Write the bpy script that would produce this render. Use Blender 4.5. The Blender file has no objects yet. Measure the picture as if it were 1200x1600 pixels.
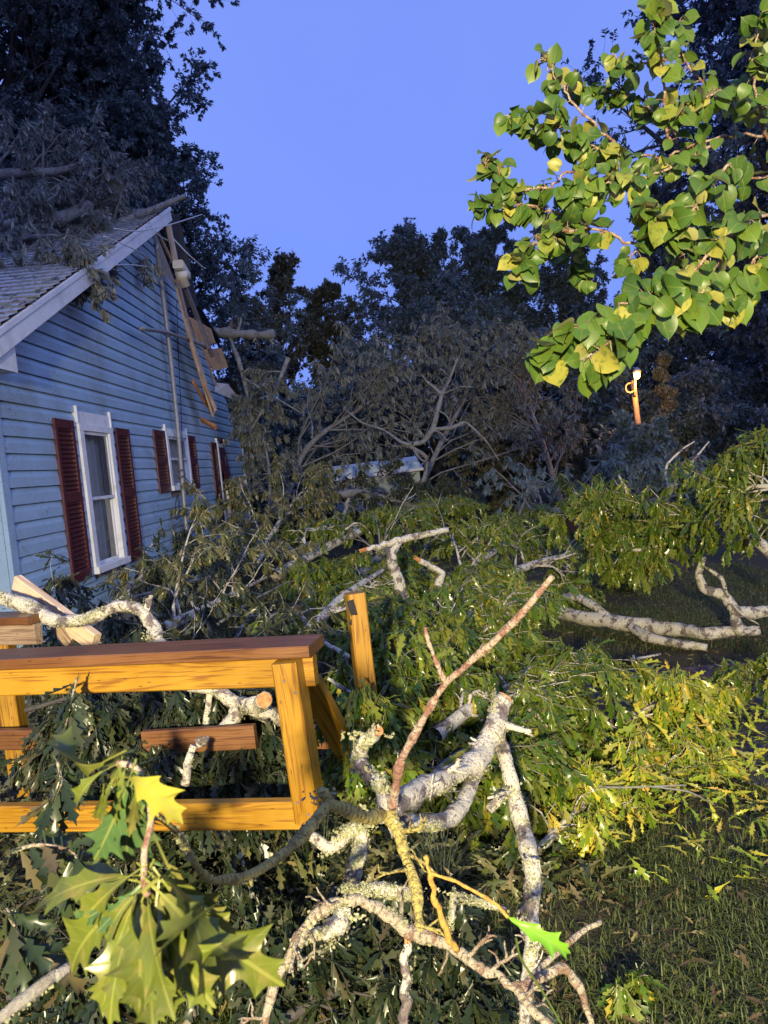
import bpy, math, random
import numpy as np
from mathutils import Vector, Matrix

SC = bpy.context.scene
COL = SC.collection
R = math.radians

# ------------------------------------------------------------------ camera, sky, light, exposure
CAM_POS = np.array([0.0, 0.0, 1.7]); FPX = 1150.0
cam = bpy.data.objects.new('camera', bpy.data.cameras.new('camera')); COL.objects.link(cam)
cam_rot = Matrix.Rotation(R(90 - 3.7), 3, 'X') @ Matrix.Rotation(R(-5.5), 3, 'Z')
cam.rotation_euler = cam_rot.to_euler(); cam.location = CAM_POS
cam.data.sensor_fit = 'VERTICAL'; cam.data.sensor_height = 32; cam.data.lens = 32 * FPX / 1600
cam.data.clip_start = 0.05; cam.data.clip_end = 500
cam.data.dof.use_dof = True; cam.data.dof.focus_distance = 4.2; cam.data.dof.aperture_fstop = 9
SC.camera = cam

world = bpy.data.worlds.new('World'); SC.world = world; world.use_nodes = True
wn = world.node_tree; bg = wn.nodes['Background']
sky = wn.nodes.new('ShaderNodeTexSky'); sky.sky_type = 'NISHITA'; sky.sun_disc = False
sky.sun_elevation = R(5); sky.sun_rotation = R(150); sky.ozone_density = 6
tint = wn.nodes.new('ShaderNodeMix'); tint.data_type = 'RGBA'; tint.blend_type = 'MULTIPLY'; tint.inputs[0].default_value = 1
tint.inputs[7].default_value = (1.9, 0.78, 1.0, 1)
wn.links.new(sky.outputs[0], tint.inputs[6])
veil = wn.nodes.new('ShaderNodeMix'); veil.data_type = 'RGBA'; veil.inputs[0].default_value = 0.72   # even storm cloud over the twilight sky
cn = wn.nodes.new('ShaderNodeTexNoise'); cn.inputs['Scale'].default_value = 2.2; cn.inputs['Detail'].default_value = 5; cn.inputs['Distortion'].default_value = 0.4
cr = wn.nodes.new('ShaderNodeValToRGB'); cr.color_ramp.elements[0].position = 0.3; cr.color_ramp.elements[1].position = 0.72
cr.color_ramp.elements[0].color = (0.186, 0.298, 0.90, 1); cr.color_ramp.elements[1].color = (0.222, 0.335, 0.93, 1)
tc = wn.nodes.new('ShaderNodeTexCoord'); wn.links.new(tc.outputs['Generated'], cn.inputs['Vector']); wn.links.new(cn.outputs[0], cr.inputs[0])
cm_ = wn.nodes.new('ShaderNodeMix'); cm_.data_type = 'RGBA'; cm_.blend_type = 'MULTIPLY'; cm_.inputs[0].default_value = 1; cm_.inputs[7].default_value = (10.2, 10.2, 10.2, 1)
wn.links.new(cr.outputs[0], cm_.inputs[6]); wn.links.new(cm_.outputs[2], veil.inputs[7])
wn.links.new(tint.outputs[2], veil.inputs[6]); wn.links.new(veil.outputs[2], bg.inputs[0])
bg.inputs[1].default_value = 0.135

sun = bpy.data.objects.new('sun', bpy.data.lights.new('sun', 'SUN')); COL.objects.link(sun)
sun.data.energy = 0.85; sun.data.angle = R(70); sun.data.color = (0.62, 0.76, 1.0)
sun.rotation_euler = Vector((-0.62, 0.50, -0.60)).to_track_quat('-Z', 'Y').to_euler()

# the flood lamp behind the photographer whose warm light lies on the railing, the boughs and the pear leaves
lamp = bpy.data.objects.new('flood_lamp', bpy.data.lights.new('flood_lamp', 'SPOT')); COL.objects.link(lamp)
lamp.data.energy = 6900; lamp.data.color = (1.0, 0.85, 0.50); lamp.data.shadow_soft_size = 0.14
lamp.data.spot_size = R(68); lamp.data.spot_blend = 0.75
lamp.location = (-0.7, -4.3, 2.65)
lamp.rotation_euler = (Vector((1.15, 4.0, 0.85)) - Vector(lamp.location)).to_track_quat('-Z', 'Y').to_euler()

SC.view_settings.view_transform = 'Standard'; SC.view_settings.look = 'None'
SC.view_settings.exposure = 0.0; SC.view_settings.gamma = 1
SC.render.engine = 'CYCLES'
SC.cycles.max_bounces = 5; SC.cycles.transparent_max_bounces = 6; SC.cycles.diffuse_bounces = 3
SC.cycles.glossy_bounces = 2; SC.cycles.transmission_bounces = 3; SC.cycles.use_denoising = True
SC.cycles.sample_clamp_indirect = 4

# ------------------------------------------------------------------ measuring the place from the photograph
_M = np.array(cam_rot)
def D(px, py): return _M @ np.array([(px - 600) / FPX, (800 - py) / FPX, -1.0])
def P(px, py, y):
    d = D(px, py); return CAM_POS + d * (y / d[1])
def PZ(px, py, z):
    d = D(px, py); return CAM_POS + d * ((z - CAM_POS[2]) / d[2])
def PX(px, py, x):
    d = D(px, py); return CAM_POS + d * (x / d[0])
def path(*pts): return np.array([P(*p) for p in pts])

# ------------------------------------------------------------------ materials
def mat(name):
    m = bpy.data.materials.new(name); m.use_nodes = True
    nt = m.node_tree; b = nt.nodes['Principled BSDF']
    return m, nt, b
def N(nt, t, **kw):
    n = nt.nodes.new(t)
    for k, v in kw.items(): setattr(n, k, v)
    return n
def ramp(nt, fac, stops, interp='LINEAR'):
    r = N(nt, 'ShaderNodeValToRGB'); r.color_ramp.interpolation = interp
    e = r.color_ramp.elements
    while len(e) < len(stops): e.new(0.5)
    for q, (p, c) in zip(e, stops):
        q.position = p; q.color = (*c, 1) if len(c) == 3 else c
    nt.links.new(fac, r.inputs[0]); return r
def noise(nt, vec, scale, detail=4, rough=0.6, dist=0.0):
    n = N(nt, 'ShaderNodeTexNoise'); n.inputs['Scale'].default_value = scale
    n.inputs['Detail'].default_value = detail; n.inputs['Roughness'].default_value = rough
    n.inputs['Distortion'].default_value = dist
    if vec is not None: nt.links.new(vec, n.inputs['Vector'])
    return n
def mixc(nt, fac, a, b, blend='MIX'):
    m = N(nt, 'ShaderNodeMix', data_type='RGBA', blend_type=blend)
    for s, v in ((0, fac), (6, a), (7, b)):
        if isinstance(v, (int, float)): m.inputs[s].default_value = v
        elif isinstance(v, tuple): m.inputs[s].default_value = (*v, 1)
        else: nt.links.new(v, m.inputs[s])
    return m.outputs[2]
def math_(nt, op, a, b=None):
    m = N(nt, 'ShaderNodeMath', operation=op)
    for i, v in enumerate((a, b)):
        if v is None: continue
        if isinstance(v, (int, float)): m.inputs[i].default_value = v
        else: nt.links.new(v, m.inputs[i])
    return m.outputs[0]
def bump(nt, b, h, strength, dist=0.01):
    n = N(nt, 'ShaderNodeBump'); n.inputs['Strength'].default_value = strength; n.inputs['Distance'].default_value = dist
    nt.links.new(h, n.inputs['Height']); nt.links.new(n.outputs[0], b.inputs['Normal'])
def geo_pos(nt): return N(nt, 'ShaderNodeNewGeometry').outputs['Position']
def attr(nt, name): return N(nt, 'ShaderNodeAttribute', attribute_name=name)

def leaf_mat(name, stops, under, rough=0.35, trans=0.25, veins=False, blotch=None):
    """stops: colours of the leaf uppers, spread over the leaves at random"""
    m, nt, b = mat(name)
    g = N(nt, 'ShaderNodeNewGeometry')
    c = ramp(nt, g.outputs['Random Per Island'], stops).outputs[0]
    if blotch:
        nz = noise(nt, g.outputs['Position'], blotch[0], 3)
        f = ramp(nt, nz.outputs[0], [(0.5, (0, 0, 0)), (0.68, (1, 1, 1))]).outputs[0]
        c = mixc(nt, f, c, blotch[1])
    if veins:
        a = attr(nt, 'co'); s = N(nt, 'ShaderNodeSeparateXYZ'); nt.links.new(a.outputs['Vector'], s.inputs[0])
        ax = math_(nt, 'ABSOLUTE', s.outputs[0])
        rib = math_(nt, 'LESS_THAN', ax, 0.014)
        ph = math_(nt, 'FRACT', math_(nt, 'MULTIPLY', math_(nt, 'SUBTRACT', s.outputs[1], math_(nt, 'MULTIPLY', ax, 0.9)), 7.0))
        sv = math_(nt, 'MULTIPLY', math_(nt, 'LESS_THAN', ph, 0.07), 0.45)
        f = math_(nt, 'MAXIMUM', rib, sv)
        f = math_(nt, 'MULTIPLY', f, 0.32)
        c = mixc(nt, f, c, (0.30, 0.30, 0.08))
        bump(nt, b, f, 0.12, 0.0015)
    c2 = mixc(nt, g.outputs['Backfacing'], c, under)
    nt.links.new(c2, b.inputs['Base Color'])
    b.inputs['Roughness'].default_value = rough; b.inputs['Specular IOR Level'].default_value = 0.36
    t = N(nt, 'ShaderNodeBsdfTranslucent'); nt.links.new(c2, t.inputs[0])
    mx = N(nt, 'ShaderNodeMixShader'); mx.inputs[0].default_value = trans
    nt.links.new(b.outputs[0], mx.inputs[1]); nt.links.new(t.outputs[0], mx.inputs[2])
    nt.links.new(mx.outputs[0], nt.nodes['Material Output'].inputs[0])
    return m

def bark_mat(name, dark, light, lichen=None, amount=0.5, scale=14, bstr=0.6, rings=0.0):
    m, nt, b = mat(name)
    p = geo_pos(nt)
    n1 = noise(nt, p, scale * 2.2, 6, 0.7); n2 = noise(nt, p, scale * 0.55, 5, 0.65, 0.4); n3 = noise(nt, p, scale * 6, 3, 0.6)
    c = ramp(nt, n1.outputs[0], [(0.32, dark), (0.62, light)]).outputs[0]
    if lichen:
        f = ramp(nt, n2.outputs[0], [(0.60 - 0.35 * amount, (0, 0, 0)), (0.66 - 0.35 * amount, (1, 1, 1))]).outputs[0]
        f2 = ramp(nt, n3.outputs[0], [(0.37, (0, 0, 0)), (0.43, (1, 1, 1))]).outputs[0]
        ff = math_(nt, 'MULTIPLY', f, f2)
        lc = mixc(nt, n1.outputs[0], lichen[0], lichen[1])
        c = mixc(nt, ff, c, lc)
    nt.links.new(c, b.inputs['Base Color']); b.inputs['Roughness'].default_value = 0.8
    hh = math_(nt, 'ADD', n1.outputs[0], math_(nt, 'MULTIPLY', n3.outputs[0], 0.4))
    if rings:
        a = attr(nt, 'co'); sx = N(nt, 'ShaderNodeSeparateXYZ'); nt.links.new(a.outputs['Vector'], sx.inputs[0])
        ph = math_(nt, 'ADD', math_(nt, 'MULTIPLY', sx.outputs[0], rings), math_(nt, 'MULTIPLY', n2.outputs[0], 9.0))
        rg_ = math_(nt, 'POWER', math_(nt, 'ABSOLUTE', math_(nt, 'SINE', ph)), 6.0)
        f3 = math_(nt, 'MULTIPLY', rg_, ramp(nt, n1.outputs[0], [(0.4, (0, 0, 0)), (0.6, (0.8,) * 3)]).outputs[0])
        c = mixc(nt, f3, c, tuple(v * .45 for v in dark)); nt.links.new(c, b.inputs['Base Color'])
        hh = math_(nt, 'SUBTRACT', hh, math_(nt, 'MULTIPLY', f3, 0.5))
    bump(nt, b, hh, bstr, 0.02)
    return m

def wood_mat(name, c1, c2, rough=0.35, wet=0.0, grain=1.0):
    m, nt, b = mat(name)
    a = attr(nt, 'co')
    mp = N(nt, 'ShaderNodeMapping'); mp.inputs['Scale'].default_value = (0.7, 15 * grain, 15 * grain); nt.links.new(a.outputs['Vector'], mp.inputs[0])
    n1 = noise(nt, mp.outputs[0], 1.0, 3, 0.5, 0.6)
    w = N(nt, 'ShaderNodeMath', operation='SINE'); nt.links.new(math_(nt, 'MULTIPLY', n1.outputs[0], 75.0), w.inputs[0])
    mp2 = N(nt, 'ShaderNodeMapping'); mp2.inputs['Scale'].default_value = (4, 160, 160); nt.links.new(a.outputs['Vector'], mp2.inputs[0])
    n2 = noise(nt, mp2.outputs[0], 1.0, 3, 0.6)
    f = math_(nt, 'ADD', math_(nt, 'MULTIPLY', w.outputs[0], 0.16), math_(nt, 'MULTIPLY', n2.outputs[0], 0.9))
    c = ramp(nt, f, [(0.22, c2), (0.42, c1), (0.8, c1)]).outputs[0]
    n3 = noise(nt, a.outputs['Vector'], 2.3, 4, 0.6)
    blot = ramp(nt, n3.outputs[0], [(0.3, (0.58, 0.54, 0.48)), (0.62, (1, 1, 1))]).outputs[0]
    c = mixc(nt, 1.0, c, blot, 'MULTIPLY')
    vo = N(nt, 'ShaderNodeTexVoronoi'); mk = N(nt, 'ShaderNodeMapping'); mk.inputs['Scale'].default_value = (2.6, 11, 11); nt.links.new(a.outputs['Vector'], mk.inputs[0]); nt.links.new(mk.outputs[0], vo.inputs['Vector'])
    kn = ramp(nt, vo.outputs['Distance'], [(0.05, (0.22, 0.14, 0.10)), (0.13, (1, 1, 1))]).outputs[0]
    c = mixc(nt, 0.85, c, kn, 'MULTIPLY')
    nt.links.new(c, b.inputs['Base Color'])
    r = ramp(nt, n3.outputs[0], [(0.3, (rough,) * 3), (0.7, (min(1, rough + 0.25),) * 3)]).outputs[0]
    nt.links.new(r, b.inputs['Roughness'])
    bump(nt, b, f, 0.25, 0.004)
    return m

def plain_mat(name, c, rough=0.5, var=0.15, scale=6, metal=0.0, dirt=None, bstr=0.0, specks=False):
    m, nt, b = mat(name)
    p = geo_pos(nt); n1 = noise(nt, p, scale, 6, 0.65)
    lo = tuple(v * (1 - var) for v in c); hi = tuple(min(1, v * (1 + var)) for v in c)
    col = ramp(nt, n1.outputs[0], [(0.3, lo), (0.7, hi)]).outputs[0]
    if dirt:
        n2 = noise(nt, p, scale * 0.35, 6, 0.7, 0.8)
        f = ramp(nt, n2.outputs[0], [(0.5, (0, 0, 0)), (0.72, (dirt[1],) * 3)]).outputs[0]
        col = mixc(nt, f, col, dirt[0])
    if specks:
        n4 = noise(nt, p, 45, 2, 0.5); n5 = noise(nt, p, 1.7, 3, 0.6)
        f4 = math_(nt, 'MULTIPLY', ramp(nt, n4.outputs[0], [(0.63, (0, 0, 0)), (0.67, (0.8,) * 3)]).outputs[0], ramp(nt, n5.outputs[0], [(0.45, (0, 0, 0)), (0.6, (1, 1, 1))]).outputs[0])
        col = mixc(nt, f4, col, (0.05, 0.055, 0.05))
    nt.links.new(col, b.inputs['Base Color']); b.inputs['Roughness'].default_value = rough; b.inputs['Metallic'].default_value = metal
    if bstr: bump(nt, b, n1.outputs[0], bstr, 0.01)
    return m

M = {}
M['siding'] = plain_mat('pale blue vinyl', (0.265, 0.385, 0.50), 0.42, 0.10, 3.0, dirt=((0.20, 0.22, 0.22), 0.75), specks=True)
M['white'] = plain_mat('aged white vinyl', (0.66, 0.66, 0.66), 0.5, 0.08, 7, dirt=((0.36, 0.35, 0.32), 0.7))
M['shutter'] = plain_mat('burgundy plastic', (0.060, 0.008, 0.016), 0.38, 0.15, 9)
M['shingle'] = plain_mat('grey shingle', (0.33, 0.335, 0.36), 0.9, 0.35, 30, bstr=0.6)
M['shingle_edge_shade'] = plain_mat('shaded shingle butt edge', (0.17, 0.17, 0.185), 0.9, 0.4, 20)  # dark butt edge; its tone also paints the course shadow lines
M['felt'] = plain_mat('black roofing felt', (0.018, 0.018, 0.020), 0.8, 0.3, 12, bstr=0.5)
M['osb'] = plain_mat('raw sheathing', (0.34, 0.20, 0.10), 0.8, 0.35, 26, dirt=((0.18, 0.10, 0.05), 0.6), bstr=0.3)
M['tan_sheath'] = plain_mat('stained sheathing', (0.26, 0.21, 0.17), 0.8, 0.25, 9, dirt=((0.12, 0.09, 0.07), 0.8))
M['curtain'] = plain_mat('curtain cloth', (0.66, 0.63, 0.58), 0.9, 0.1, 5)
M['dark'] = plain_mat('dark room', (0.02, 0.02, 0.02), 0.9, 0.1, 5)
M['block'] = plain_mat('concrete block', (0.25, 0.25, 0.24), 0.9, 0.2, 12, bstr=0.4)
M['galv'] = plain_mat('galvanised steel', (0.22, 0.225, 0.24), 0.5, 0.2, 14, metal=0.4)
M['pipe_dark'] = plain_mat('dull dark board', (0.09, 0.075, 0.08), 0.6, 0.25, 12)
M['cream'] = plain_mat('cream plastic', (0.62, 0.56, 0.44), 0.45, 0.08, 10)
M['wire'] = plain_mat('wire jacket', (0.45, 0.45, 0.46), 0.5, 0.1, 10)
M['blackwire'] = plain_mat('black rubber', (0.015, 0.015, 0.016), 0.5, 0.1, 10)
M['tape'] = plain_mat('black tape', (0.012, 0.012, 0.016), 0.35, 0.2, 30)
M['soffit'] = plain_mat('grey soffit', (0.40, 0.38, 0.37), 0.6, 0.1, 8, dirt=((0.2, 0.17, 0.14), 0.6))
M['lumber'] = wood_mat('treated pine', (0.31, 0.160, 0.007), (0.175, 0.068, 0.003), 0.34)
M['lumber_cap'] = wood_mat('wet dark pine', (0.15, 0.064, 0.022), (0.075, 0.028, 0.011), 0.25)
M['lumber_pale'] = wood_mat('raw pale pine', (0.64, 0.48, 0.34), (0.44, 0.28, 0.17), 0.6)
M['lumber_grey'] = wood_mat('weathered pine', (0.33, 0.24, 0.17), (0.16, 0.10, 0.07), 0.6)
M['split'] = wood_mat('split heartwood', (0.52, 0.24, 0.085), (0.30, 0.09, 0.03), 0.6, grain=2)
M['endgrain'] = plain_mat('end grain', (0.42, 0.20, 0.07), 0.7, 0.4, 60, dirt=((0.25, 0.09, 0.03), 0.8))
M['lichen_bark'] = bark_mat('lichened oak bark', (0.035, 0.028, 0.03), (0.22, 0.175, 0.165), ((0.62, 0.585, 0.51), (0.46, 0.42, 0.34)), 0.50, 22, 0.9)
M['twig_bark'] = bark_mat('spotted twig bark', (0.13, 0.075, 0.05), (0.30, 0.20, 0.14), ((0.42, 0.38, 0.31), (0.33, 0.28, 0.19)), 0.5, 42, 0.8, 220)
M['red_twig'] = bark_mat('pink brown twig', (0.15, 0.065, 0.045), (0.28, 0.15, 0.11), ((0.42, 0.32, 0.26), (0.32, 0.25, 0.18)), 0.4, 46, 0.7, 160)
M['ochre_bark'] = bark_mat('ochre lichen twig bark', (0.10, 0.06, 0.02), (0.30, 0.22, 0.06), ((0.46, 0.40, 0.13), (0.36, 0.29, 0.08)), 0.62, 38, 0.8, 200)
M['yellow_twig'] = bark_mat('amber twig', (0.30, 0.15, 0.03), (0.52, 0.31, 0.06), None, 0, 40)
M['grey_bark'] = bark_mat('grey bark', (0.055, 0.05, 0.05), (0.19, 0.175, 0.165), ((0.22, 0.22, 0.20), (0.16, 0.165, 0.15)), 0.3, 12)
M['dark_bark'] = bark_mat('dark bark', (0.022, 0.02, 0.02), (0.065, 0.058, 0.055), None, 0, 9)
M['lichen'] = leaf_mat('foliose lichen', [(0, (0.2040, 0.2125, 0.0935)), (0.5, (0.2890, 0.2890, 0.1615)), (1, (0.3570, 0.3570, 0.2465))], (0.2380, 0.2295, 0.1445), 0.9, 0.15)
M['oak_roof'] = leaf_mat('grey wilted oak leaves', [(0, (0.0739, 0.0887, 0.0739)), (0.5, (0.1294, 0.1454, 0.1232)), (0.85, (0.2095, 0.2095, 0.1849)), (1, (0.3081, 0.2896, 0.2465))], (0.2588, 0.2649, 0.2465), 0.4, 0.2)
M['oak_far_haze'] = leaf_mat('haze blue crown leaves', [(0, (0.0567, 0.0913, 0.1053)), (0.6, (0.1053, 0.1543, 0.1685)), (1, (0.1553, 0.2047, 0.2211))], (0.1418, 0.1889, 0.2211), 0.5, 0.2)  # blue lift in the leaf colour stands in for dusk haze
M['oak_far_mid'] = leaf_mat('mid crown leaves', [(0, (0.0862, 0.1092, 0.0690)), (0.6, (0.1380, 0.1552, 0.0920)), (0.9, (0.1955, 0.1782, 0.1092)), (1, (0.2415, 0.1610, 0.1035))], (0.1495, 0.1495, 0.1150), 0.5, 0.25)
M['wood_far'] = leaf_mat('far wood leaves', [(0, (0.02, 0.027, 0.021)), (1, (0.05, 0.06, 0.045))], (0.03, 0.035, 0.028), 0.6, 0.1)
M['oak_dull'] = leaf_mat('dull turned oak leaves', [(0, (0.0618, 0.0765, 0.0587)), (0.5, (0.1048, 0.1193, 0.0969)), (0.85, (0.1646, 0.1688, 0.1428)), (1, (0.2394, 0.2306, 0.1977))], (0.1795, 0.1913, 0.1785), 0.45, 0.2)
M['oak_olive'] = leaf_mat('olive oak leaves', [(0, (0.050, 0.066, 0.022)), (0.5, (0.095, 0.108, 0.034)), (0.85, (0.165, 0.150, 0.056)), (1, (0.27, 0.21, 0.10))], (0.18, 0.175, 0.10), 0.32, 0.2)
M['oak_green'] = leaf_mat('green oak leaves', [(0, (0.0322, 0.0731, 0.0072)), (0.55, (0.0690, 0.1280, 0.0105)), (0.88, (0.1437, 0.1828, 0.0177)), (1, (0.3680, 0.2926, 0.0322))], (0.1725, 0.2072, 0.0443), 0.22, 0.25, blotch=(30, (0.1150, 0.1036, 0.0242)))
M['oak_yellow'] = leaf_mat('yellowing oak leaves', [(0, (0.1105, 0.1820, 0.0130)), (0.5, (0.2210, 0.2795, 0.0208)), (0.8, (0.4290, 0.4030, 0.0312)), (1, (0.5460, 0.3640, 0.0650))], (0.3380, 0.3380, 0.0845), 0.26, 0.25)
M['oak_shade'] = leaf_mat('shade darkened oak leaves', [(0, (0.0150, 0.0254, 0.0116)), (0.6, (0.0289, 0.0428, 0.0173)), (0.92, (0.0491, 0.0549, 0.0260)), (1, (0.0867, 0.0665, 0.0289))], (0.0751, 0.0809, 0.0520), 0.3, 0.2)  # oak leaf colour darkened to paint the shade under and between the railings
M['oak_near'] = leaf_mat('near oak leaves', [(0, (0.0538, 0.0830, 0.0120)), (0.5, (0.0825, 0.1038, 0.0149)), (1, (0.1184, 0.1321, 0.0239))], (0.1004, 0.1226, 0.0374), 0.26, 0.22, veins=True, blotch=(45, (0.1364, 0.1226, 0.0337)))
M['oak_near_green'] = leaf_mat('near green oak leaves', [(0, (0.035, 0.075, 0.03)), (1, (0.06, 0.11, 0.035))], (0.17, 0.19, 0.08), 0.25, 0.2, veins=True)
M['oak_lime'] = leaf_mat('lime oak leaf', [(0, (0.15, 0.35, 0.02)), (1, (0.15, 0.35, 0.02))], (0.2, 0.34, 0.06), 0.35, 0.3, veins=True)
M['oak_gold'] = leaf_mat('gold oak leaf', [(0, (0.34, 0.31, 0.03)), (1, (0.34, 0.31, 0.03))], (0.34, 0.30, 0.06), 0.35, 0.3, veins=True)
M['pear'] = leaf_mat('pear leaves', [(0, (0.0364, 0.0899, 0.0160)), (0.5, (0.0644, 0.1349, 0.0180)), (0.82, (0.1120, 0.1851, 0.0220)), (0.9, (0.2380, 0.2513, 0.0400)), (1, (0.3500, 0.3174, 0.0600))], (0.2800, 0.2711, 0.0850), 0.42, 0.38, veins=True, blotch=(60, (0.0980, 0.1323, 0.0250)))
M['grass'] = leaf_mat('lawn grass', [(0, (0.0331, 0.0580, 0.0138)), (0.6, (0.0662, 0.0994, 0.0179)), (0.93, (0.1174, 0.1310, 0.0331)), (1, (0.2622, 0.2138, 0.0966))], (0.0828, 0.1034, 0.0276), 0.5, 0.2)
M['sedge'] = leaf_mat('blue green blades', [(0, (0.04, 0.065, 0.05)), (1, (0.10, 0.13, 0.085))], (0.08, 0.10, 0.07), 0.4, 0.2)
M['litter'] = leaf_mat('leaf litter', [(0, (0.05, 0.035, 0.018)), (0.6, (0.12, 0.085, 0.035)), (1, (0.20, 0.16, 0.06))], (0.15, 0.12, 0.07), 0.5, 0.1)

def ring_mat():
    m, nt, b = mat('sawn end rings'); a = attr(nt, 'co'); s = N(nt, 'ShaderNodeSeparateXYZ'); nt.links.new(a.outputs['Vector'], s.inputs[0])
    nz = noise(nt, a.outputs['Vector'], 60, 4, 0.6)
    r = math_(nt, 'SQRT', math_(nt, 'ADD', math_(nt, 'MULTIPLY', s.outputs[1], s.outputs[1]), math_(nt, 'MULTIPLY', s.outputs[2], s.outputs[2])))
    w = math_(nt, 'SINE', math_(nt, 'ADD', math_(nt, 'MULTIPLY', r, 1500.0), math_(nt, 'MULTIPLY', nz.outputs[0], 7.0)))
    c = ramp(nt, math_(nt, 'ADD', math_(nt, 'MULTIPLY', w, 0.16), nz.outputs[0]), [(0.3, (0.10, 0.035, 0.012)), (0.5, (0.34, 0.15, 0.05)), (0.75, (0.44, 0.22, 0.085))]).outputs[0]
    nt.links.new(c, b.inputs['Base Color']); b.inputs['Roughness'].default_value = 0.75; bump(nt, b, nz.outputs[0], 0.4, 0.004); return m
M['endgrain'] = ring_mat()
M['gravel'] = plain_mat('dark wet gravel', (0.040, 0.034, 0.048), 0.55, 0.5, 38, dirt=((0.02, 0.018, 0.02), 0.8), bstr=0.8)
def soil_mat():
    m, nt, b = mat('wet soil'); p = geo_pos(nt)
    n1 = noise(nt, p, 1.1, 6, 0.65); n2 = noise(nt, p, 30, 5, 0.7)
    c = ramp(nt, n1.outputs[0], [(0.35, (0.022, 0.018, 0.013)), (0.6, (0.045, 0.038, 0.022)), (0.75, (0.055, 0.05, 0.05))]).outputs[0]
    c = mixc(nt, n2.outputs[0], c, (0.06, 0.052, 0.03))
    nt.links.new(c, b.inputs['Base Color']); b.inputs['Roughness'].default_value = 0.85; b.inputs['Specular IOR Level'].default_value = 0.2
    bump(nt, b, n2.outputs[0], 0.8, 0.03); return m
M['soil'] = soil_mat()
def glass_mat():
    m, nt, b = mat('window glass'); b.inputs['Base Color'].default_value = (0.9, 0.95, 0.95, 1)
    b.inputs['Roughness'].default_value = 0.03
    tr = N(nt, 'ShaderNodeBsdfTransparent'); gl = N(nt, 'ShaderNodeBsdfGlossy'); gl.inputs['Roughness'].default_value = 0.04
    fr = N(nt, 'ShaderNodeFresnel'); fr.inputs[0].default_value = 1.5
    f = math_(nt, 'ADD', fr.outputs[0], 0.03)
    mx = N(nt, 'ShaderNodeMixShader'); nt.links.new(f, mx.inputs[0]); nt.links.new(tr.outputs[0], mx.inputs[1]); nt.links.new(gl.outputs[0], mx.inputs[2])
    nt.links.new(mx.outputs[0], nt.nodes['Material Output'].inputs[0]); return m
M['glass'] = glass_mat()
def glow_mat(name, c, s):
    m, nt, b = mat(name); b.inputs['Base Color'].default_value = (0.8, 0.7, 0.5, 1)
    b.inputs['Emission Color'].default_value = (*c, 1); b.inputs['Emission Strength'].default_value = s; return m
M['bulb'] = glow_mat('glowing sodium bulb', (1.0, 0.50, 0.13), 40)

# ------------------------------------------------------------------ objects
def empty(name, label, cat, loc=(0, 0, 0), group=None):
    o = bpy.data.objects.new(name, None); COL.objects.link(o); o.empty_display_size = 0.2
    o.location = loc; o['label'] = label; o['category'] = cat
    if group: o['group'] = group
    return o
def root_loc(o):
    v = Vector((0, 0, 0))
    while o is not None: v = v + o.location; o = o.parent
    return np.array(v)
def tag(o, label=None, cat=None, group=None, kind=None):
    if label: o['label'] = label
    if cat: o['category'] = cat
    if group: o['group'] = group
    if kind: o['kind'] = kind
    return o
def mesh(name, V, F, m, parent=None, co=None, smooth=False, label=None, loc=None, mats=None, fmat=None):
    """V: (n,3) world coordinates; F: list of faces or (m,3) array of triangles"""
    V = np.asarray(V, dtype=np.float64)
    base = root_loc(parent) if parent is not None else (np.zeros(3) if loc is None else np.asarray(loc, float))
    me = bpy.data.meshes.new(name)
    L = V - base
    if isinstance(F, np.ndarray):
        me.vertices.add(len(L)); me.vertices.foreach_set('co', L.astype(np.float32).ravel())
        nf, k = F.shape
        me.loops.add(nf * k); me.loops.foreach_set('vertex_index', F.astype(np.int32).ravel())
        me.polygons.add(nf); me.polygons.foreach_set('loop_start', (np.arange(nf) * k).astype(np.int32))
        me.update(calc_edges=True)
    else:
        me.from_pydata([tuple(v) for v in L], [], F)
    if smooth: me.polygons.foreach_set('use_smooth', np.ones(len(me.polygons), dtype=bool))
    if co is not None:
        a = me.attributes.new('co', 'FLOAT_VECTOR', 'POINT'); a.data.foreach_set('vector', np.asarray(co, np.float32).ravel())
    for mm in (mats or [m]): me.materials.append(mm)
    if fmat is not None: me.polygons.foreach_set('material_index', np.asarray(fmat, np.int32))
    me.update()
    o = bpy.data.objects.new(name, me); COL.objects.link(o)
    if parent is not None: o.parent = parent
    elif loc is not None: o.location = loc
    if label: o['label'] = label
    return o

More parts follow.
